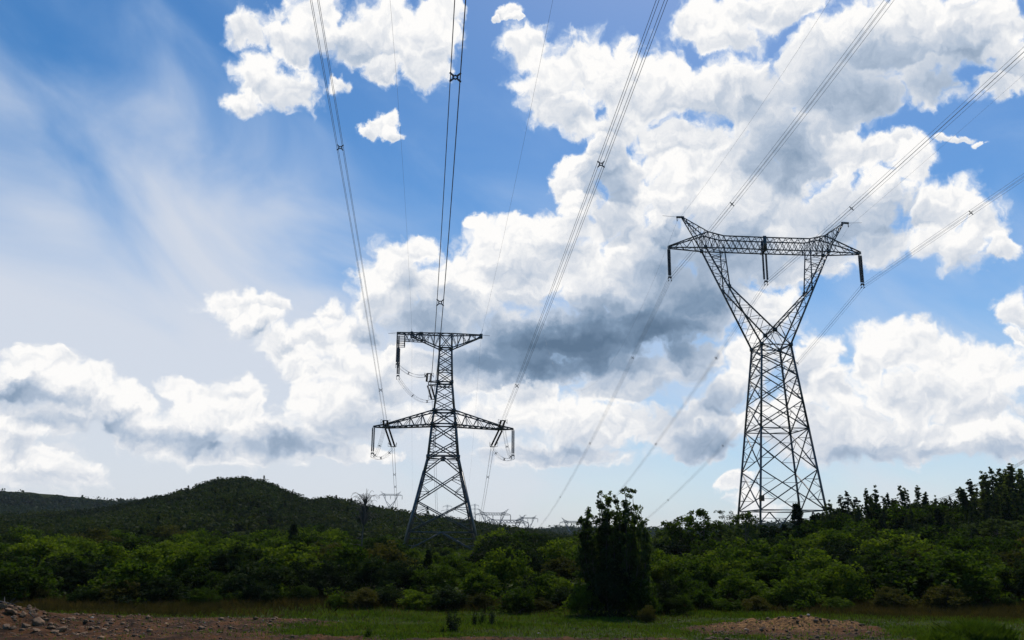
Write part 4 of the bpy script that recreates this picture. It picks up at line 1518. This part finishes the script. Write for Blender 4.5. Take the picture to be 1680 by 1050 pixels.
def bare_tree():
    rng = np.random.default_rng(9)
    D = 88.0
    x = ray(592, 900).x * D
    z = gz(x, D)
    H = 4 + ray(592, 807).z * D - z
    root = empty('bare_tree', (x, D, z), 0, 'tall thin leafless tree with drooping twigs at its top, left of the strain pylon', 'tree')
    B = Bars()
    tr = limb(B, (0, 0, -0.3), (0.25, 0, H - 1.3), 0.10, 0.035, rng, 0.02, 12)
    B.build('trunk', PALE_BARK, root)
    B = Bars()
    for i in range(120):
        a = rng.uniform(0, 2 * math.pi)
        j = rng.integers(8, 12)
        p = tr[j]
        w = rng.uniform(0.2, 1.15)
        mid = p + [w * math.cos(a) * 0.75, w * math.sin(a) * 0.75, rng.uniform(0.5, 1.5)]
        end = mid + [w * math.cos(a) * 0.55, w * math.sin(a) * 0.55, rng.uniform(-0.9, 0.2)]
        t = np.linspace(0, 1, 8)[:, None]
        P = (1 - t) ** 2 * p + 2 * t * (1 - t) * (mid + [0, 0, 0.5]) + t * t * end
        B.tube(P, np.linspace(0.024, 0.011, 8), 4)
    for i in range(14):
        j = rng.integers(2, 8)
        a = rng.uniform(0, 2 * math.pi)
        B.tube(np.array([tr[j], tr[j] + [math.cos(a) * 0.5, math.sin(a) * 0.5, 0.15], tr[j] + [math.cos(a) * 0.95, math.sin(a) * 0.95, 0.1]]), [0.02, 0.016, 0.01], 4)
    B.build('twigs', PALE_BARK, root)


bare_tree()


def feathery():
    rng = np.random.default_rng(31)
    D = 108.0
    x = ray(1191, 900).x * D
    z = gz(x, D)
    H = 4 + ray(1191, 836).z * D - z
    root = empty('sapling', (x, D, z), 0, 'thin feathery pale green sapling just left of the wine-glass pylon', 'tree')
    B = Bars()
    limb(B, (0, 0, -0.3), (0, 0, H - 0.6), 0.06, 0.02, rng, 0.03, 8)
    C = []
    for i in range(26):
        a = rng.uniform(0, 2 * math.pi); w = rng.uniform(0.4, 1.15)
        c = (w * math.cos(a), w * math.sin(a), H - 0.2 - rng.uniform(0, 1.9)); C.append(c)
        limb(B, (0, 0, c[2] - 0.7), c, 0.018, 0.006, rng)
    B.build('trunk', BARK, root)
    V, F = leaf_quads(clump_points(C, [0.32] * 26, 26, 0.6, rng), 0.09, 0.6, 0.5, rng)
    link_mesh('crown', V, F, LEAF_SHRUB, root)


feathery()

# low growth that fills the belt between the shrubs, and the ground under the slope
rng = np.random.default_rng(21)
n = 7400
y = rng.uniform(60.5, 150, n) ; x = rng.uniform(-0.95, 0.95, n) * y
C = np.stack([x, y, ground_z(x, y) + rng.uniform(0.15, 0.7, n)], 1)
V, F = leaf_quads(clump_points(C, rng.uniform(0.4, 0.9, n), 26, 0.7, rng), 0.13, 0.5, 0.5, rng)
tag(link_mesh('undergrowth', V, F, LEAF_SHRUB), 'tangled green undergrowth filling the belt between the shrubs', 'undergrowth', kind='stuff')


def blades(name, P, h, lean, w, mat, label, rng):
    n = len(P)
    a = rng.uniform(0, 2 * np.pi, n)
    hh = np.asarray(h) * rng.uniform(0.5, 1.3, n)
    d = np.stack([np.cos(a), np.sin(a), np.zeros(n)], 1) * (w * rng.uniform(0.6, 1.4, n))[:, None]
    ln = np.stack([rng.normal(size=n), rng.normal(size=n), np.zeros(n)], 1) * lean * hh[:, None]
    top = P + ln + np.stack([np.zeros(n), np.zeros(n), hh], 1)
    mid = P + ln * 0.3 + np.stack([np.zeros(n), np.zeros(n), hh * 0.55], 1)
    V = np.stack([P - d, P + d, mid + d * 0.8, top, mid - d * 0.8], 1).reshape(-1, 3)
    F = np.arange(n * 5).reshape(n, 5)
    return tag(link_mesh(name, V, F, mat), label, 'grass', kind='stuff')


rng = np.random.default_rng(22)
n = 260000
y = rng.uniform(38.5, 66, n); x = rng.uniform(-0.62, 0.62, n) * y
m = soil_mask(x, y)
patch = fbm(x * 0.25 + 9, y * 0.4, 3)
keep = (rng.uniform(size=n) > m * 0.95) & (rng.uniform(size=n) < 0.55 + 1.3 * patch + 0.25)
x, y, patch = x[keep], y[keep], patch[keep]
dry = (rng.uniform(size=len(x)) < np.clip(0.85 * sstep(16, 24, x) * sstep(50, 55, y) + 0.9 * sstep(-10, -20, x) * sstep(48, 54, y) + 0.06 + 0.6 * sstep(57, 61, y), 0, 0.92))
P = np.stack([x, y, ground_z(x, y) - 0.02], 1)
hg = 0.09 + 0.10 * sstep(-0.2, 0.3, patch) + 0.10 * sstep(52, 62, y)
blades('grass', P[~dry], hg[~dry], 0.45, 0.018, GRASS_GREEN, 'short green grass on the strip before the shrubs', rng)
blades('dry_grass', P[dry], 0.20 + 0.28 * sstep(50, 60, y[dry]), 0.35, 0.016, GRASS_DRY, 'tall dry brownish grass along the foot of the shrub belt', rng)


def tuft(px, py, D, h, w, n, mat, label, cat='weed', group='weeds standing on the grass', seed=0, name='weed'):
    rng = np.random.default_rng(seed + 50)
    x = ray(px, py).x * D
    root = empty(name, (x, D, gz(x, D) - 0.03), 0, label, cat, group)
    B = Bars()
    C, R = [], []
    for i in range(n):
        a = rng.uniform(0, 2 * math.pi); r = w * rng.uniform(0, 1) ** 0.7
        p = np.array([r * math.cos(a) * 0.4, r * math.sin(a) * 0.4, 0]); q = np.array([r * 1.3 * math.cos(a), r * 1.3 * math.sin(a), h * rng.uniform(0.45, 1.1)])
        limb(B, p, q, 0.012, 0.005, rng, 0.05, 5)
        for t in np.linspace(0.15, 1, 6):
            C.append(lerp(p, q, t)); R.append(0.05 + 0.10 * (1 - abs(t - 0.5)))
    B.build('stem', BARK, root)
    V, F = leaf_quads(clump_points(C, R, 9, 1.0, rng), 0.05, 0.1, 0.30, rng)
    link_mesh('leaves', V, F, mat, root)


for i, (px, py, D, h, w, n, lab) in enumerate([
    (743, 1030, 45.0, 0.85, 0.34, 16, 'bushy dark weed on the grass below the strain pylon, widest of its row'),
    (724, 1036, 44.0, 0.55, 0.16, 6, 'small dark weed just left of the bushy weed'),
    (779, 1022, 47.0, 0.55, 0.12, 5, 'narrow upright weed right of the bushy weed'),
    (789, 1021, 47.5, 0.70, 0.12, 5, 'tall narrow weed in the middle of the three upright weeds'),
    (806, 1022, 47.0, 0.62, 0.16, 7, 'upright weed furthest right of the row below the strain pylon'),
    (604, 1045, 42.0, 0.50, 0.14, 5, 'lone small weed at the bottom edge left of centre')]):
    tuft(px, py, D, h, w, n, LEAF_SHRUB if i % 2 else LEAF_DARK, lab, seed=i)


def grass_mound(px, py, D, h, w, n, label, seed):
    rng = np.random.default_rng(seed)
    x = ray(px, py).x * D
    root = empty('grass_clump', (x, D, gz(x, D) - 0.05), 0, label, 'grass clump', 'grass clumps')
    a = rng.uniform(0, 2 * np.pi, n); r = w * rng.uniform(0, 1, n) ** 0.6
    P = np.stack([r * np.cos(a) * 1.4, r * np.sin(a), np.zeros(n)], 1)
    hh = h * np.clip(1 - (r / w) ** 2 * 0.6, 0.2, 1)
    o = blades('blades', P, hh, 0.5, 0.016, GRASS_GREEN, None, rng)
    for kx in ('kind', 'category'):
        if kx in o: del o[kx]
    o.parent = root


grass_mound(1600, 1040, 42.5, 0.75, 1.25, 5200, 'big rounded clump of green grass at the bottom right', 61)
grass_mound(1545, 1046, 41.5, 0.40, 0.8, 1800, 'low clump of grass left of the big rounded clump', 62)


def rock_mesh(seed, s):
    rng = np.random.default_rng(seed)
    bm = bmesh.new()
    bmesh.ops.create_icosphere(bm, subdivisions=3, radius=0.5)
    pl = [(rng.normal(size=3), rng.uniform(0.20, 0.40)) for _ in range(12)]
    pl = [(n / np.linalg.norm(n), d) for n, d in pl]
    sc = rng.uniform(0.6, 1.2, 3) * s
    for v in bm.verts:
        c = np.array(v.co)
        for nrm, d in pl:
            e = c @ nrm - d
            if e > 0: c = c - nrm * e
        c = c * sc * [1.2, 1.0, 0.75] + rng.normal(size=3) * 0.012 * s
        v.co = c
    V = np.array([v.co for v in bm.verts]); F = np.array([[v.index for v in f.verts] for f in bm.faces])
    bm.free()
    return V, F


rng = np.random.default_rng(3)
rocks = []
for i in range(5):
    V, F = rock_mesh(200 + i, 1.0)
    rocks.append(link_mesh('rock', V, F, ROCK))
spots = [(15, 1030, .8), (40, 1042, .6), (62, 1034, 1.0), (28, 1012, .5), (8, 1046, .6), (82, 1040, .6), (100, 1044, .75), (52, 1016, .6), (70, 1018, .45), (90, 1026, .4),
         (112, 1036, .4), (5, 1008, .45), (36, 1028, .5), (20, 1046, .45), (125, 1046, .35), (60, 1047, .5), (3, 1022, .6), (47, 1004, .4), (75, 1006, .35), (105, 1018, .3), (88, 1048, .5), (-14, 1034, .7), (-20, 1016, .6), (140, 1040, .28)]
for i, (px, py, s) in enumerate(spots):
    r0 = rocks[i % 5]
    o = r0 if i < 5 else r0.copy()
    if i >= 5: COL.objects.link(o)
    D = float(np.interp(py, [1000, 1050], [47.5, 41.3])) 
    x = ray(px, py).x * D
    o.location = (x, D, gz(x, D) + 0.10 * s)
    o.rotation_euler = (rng.uniform(-.4, .4), rng.uniform(-.4, .4), rng.uniform(0, 6.28))
    o.scale = (s * 0.85,) * 3
    lab = {2: 'largest tan rock on the spoil heap at the left edge', 0: 'second largest rock at the left end of the spoil heap'}.get(i, 'angular tan rock on the spoil heap at the bottom left')
    tag(o, lab, 'rock', 'rocks on the spoil heap')


def branch(px0, py0, px1, py1, D, r, label, seed):
    rng = np.random.default_rng(seed)
    p, q = at(px0, py0, D), at(px1, py1, D)
    p.z = gz(p.x, D) + 0.28; q.z = gz(q.x, D) + 0.12
    B = Bars()
    P = limb(B, p, q, r, r * 0.45, rng, 0.06, 9)
    for j in (3, 5, 6):
        limb(B, P[j], P[j] + rng.normal(size=3) * [0.3, 0.3, 0.15] + [0.2, 0, 0.2], r * 0.5, r * 0.2, rng)
    tag(B.build('fallen_branch', PALE_BARK), label, 'branch', 'fallen branches')


branch(-6, 998, 24, 1004, 47.0, 0.06, 'pale fallen branch lying at the left edge behind the rocks', 1)
branch(44, 1030, 58, 1022, 44.0, 0.03, 'thin pale stick among the rocks of the spoil heap', 2)


def scatter_stones(name, n, box, size, mat, label, seed, pred):
    rng = np.random.default_rng(seed)
    x = rng.uniform(box[0], box[1], n); y = rng.uniform(box[2], box[3], n)
    keep = pred(x, y, rng)
    x, y = x[keep], y[keep]
    V0, F0 = rock_mesh(seed, 1.0)
    bm = bmesh.new(); bmesh.ops.create_icosphere(bm, subdivisions=1, radius=0.5)
    V0 = np.array([v.co for v in bm.verts]); F0 = np.array([[v.index for v in f.verts] for f in bm.faces]); bm.free()
    Vs, Fs = [], []
    for i in range(len(x)):
        s = size * rng.lognormal(0, 0.45)
        v = V0 * (1 + rng.normal(size=(len(V0), 1)) * 0.22) * s * [1.3, 1.0, 0.7]
        a = rng.uniform(0, 6.28); c, s_ = math.cos(a), math.sin(a)
        v = np.stack([v[:, 0] * c - v[:, 1] * s_, v[:, 0] * s_ + v[:, 1] * c, v[:, 2]], 1)
        Vs.append(v + [x[i], y[i], gz(x[i], y[i]) + size * 0.12]); Fs.append(F0 + i * len(V0))
    tag(link_mesh(name, np.concatenate(Vs), np.concatenate(Fs), mat), label, 'stones', kind='stuff')


CLOD = principled('dry_clods', (0.135, 0.075, 0.040), 0.95, 0.0, 0.4, 1.5, 0.03, 10.0)
PEBBLE = principled('pale_pebbles', (0.42, 0.36, 0.29), 0.9, 0.0, 0.3, 1.0)
scatter_stones('soil_clods', 520, (8, 22, 40.5, 50), 0.11, CLOD, 'broken brown clods on the patch of turned soil', 71, lambda x, y, r: r.uniform(size=len(x)) < soil_mask(x, y) * 0.8)
scatter_stones('soil_clods', 900, (-27, -9, 40.5, 51), 0.12, ROCK, 'broken earth and stones on the bare soil at the left', 74, lambda x, y, r: r.uniform(size=len(x)) < soil_mask(x, y) * (0.25 + 0.7 * sstep(-17, -23, x)))
scatter_stones('gravel', 5000, (-27, 27, 40, 52), 0.065, CLOD, 'loose gravel and crumbs of earth on the bare soil', 72, lambda x, y, r: r.uniform(size=len(x)) < soil_mask(x, y) * 0.7)
scatter_stones('pebbles', 260, (-27, 27, 40, 54), 0.065, PEBBLE, 'pale pebbles strewn over the bare soil', 73, lambda x, y, r: r.uniform(size=len(x)) < soil_mask(x, y) * 0.8 + 0.06)


# ----------------------------------------------------------------------- air
def haze():
    B = Bars()
    B.bar((0, 600, -14), (0, 600, 62), 3400, 3400)
    m, N, out = material('thin_haze')
    v = N.new('ShaderNodeVolumePrincipled')
    v.inputs['Color'].default_value = (0.80, 0.88, 1.0, 1)
    v.inputs['Density'].default_value = 0.00006
    N.l.new(v.outputs[0], out.inputs[1])
    tag(B.build('haze', m), 'thin bluish air over the whole landscape', 'haze', kind='stuff')


haze()
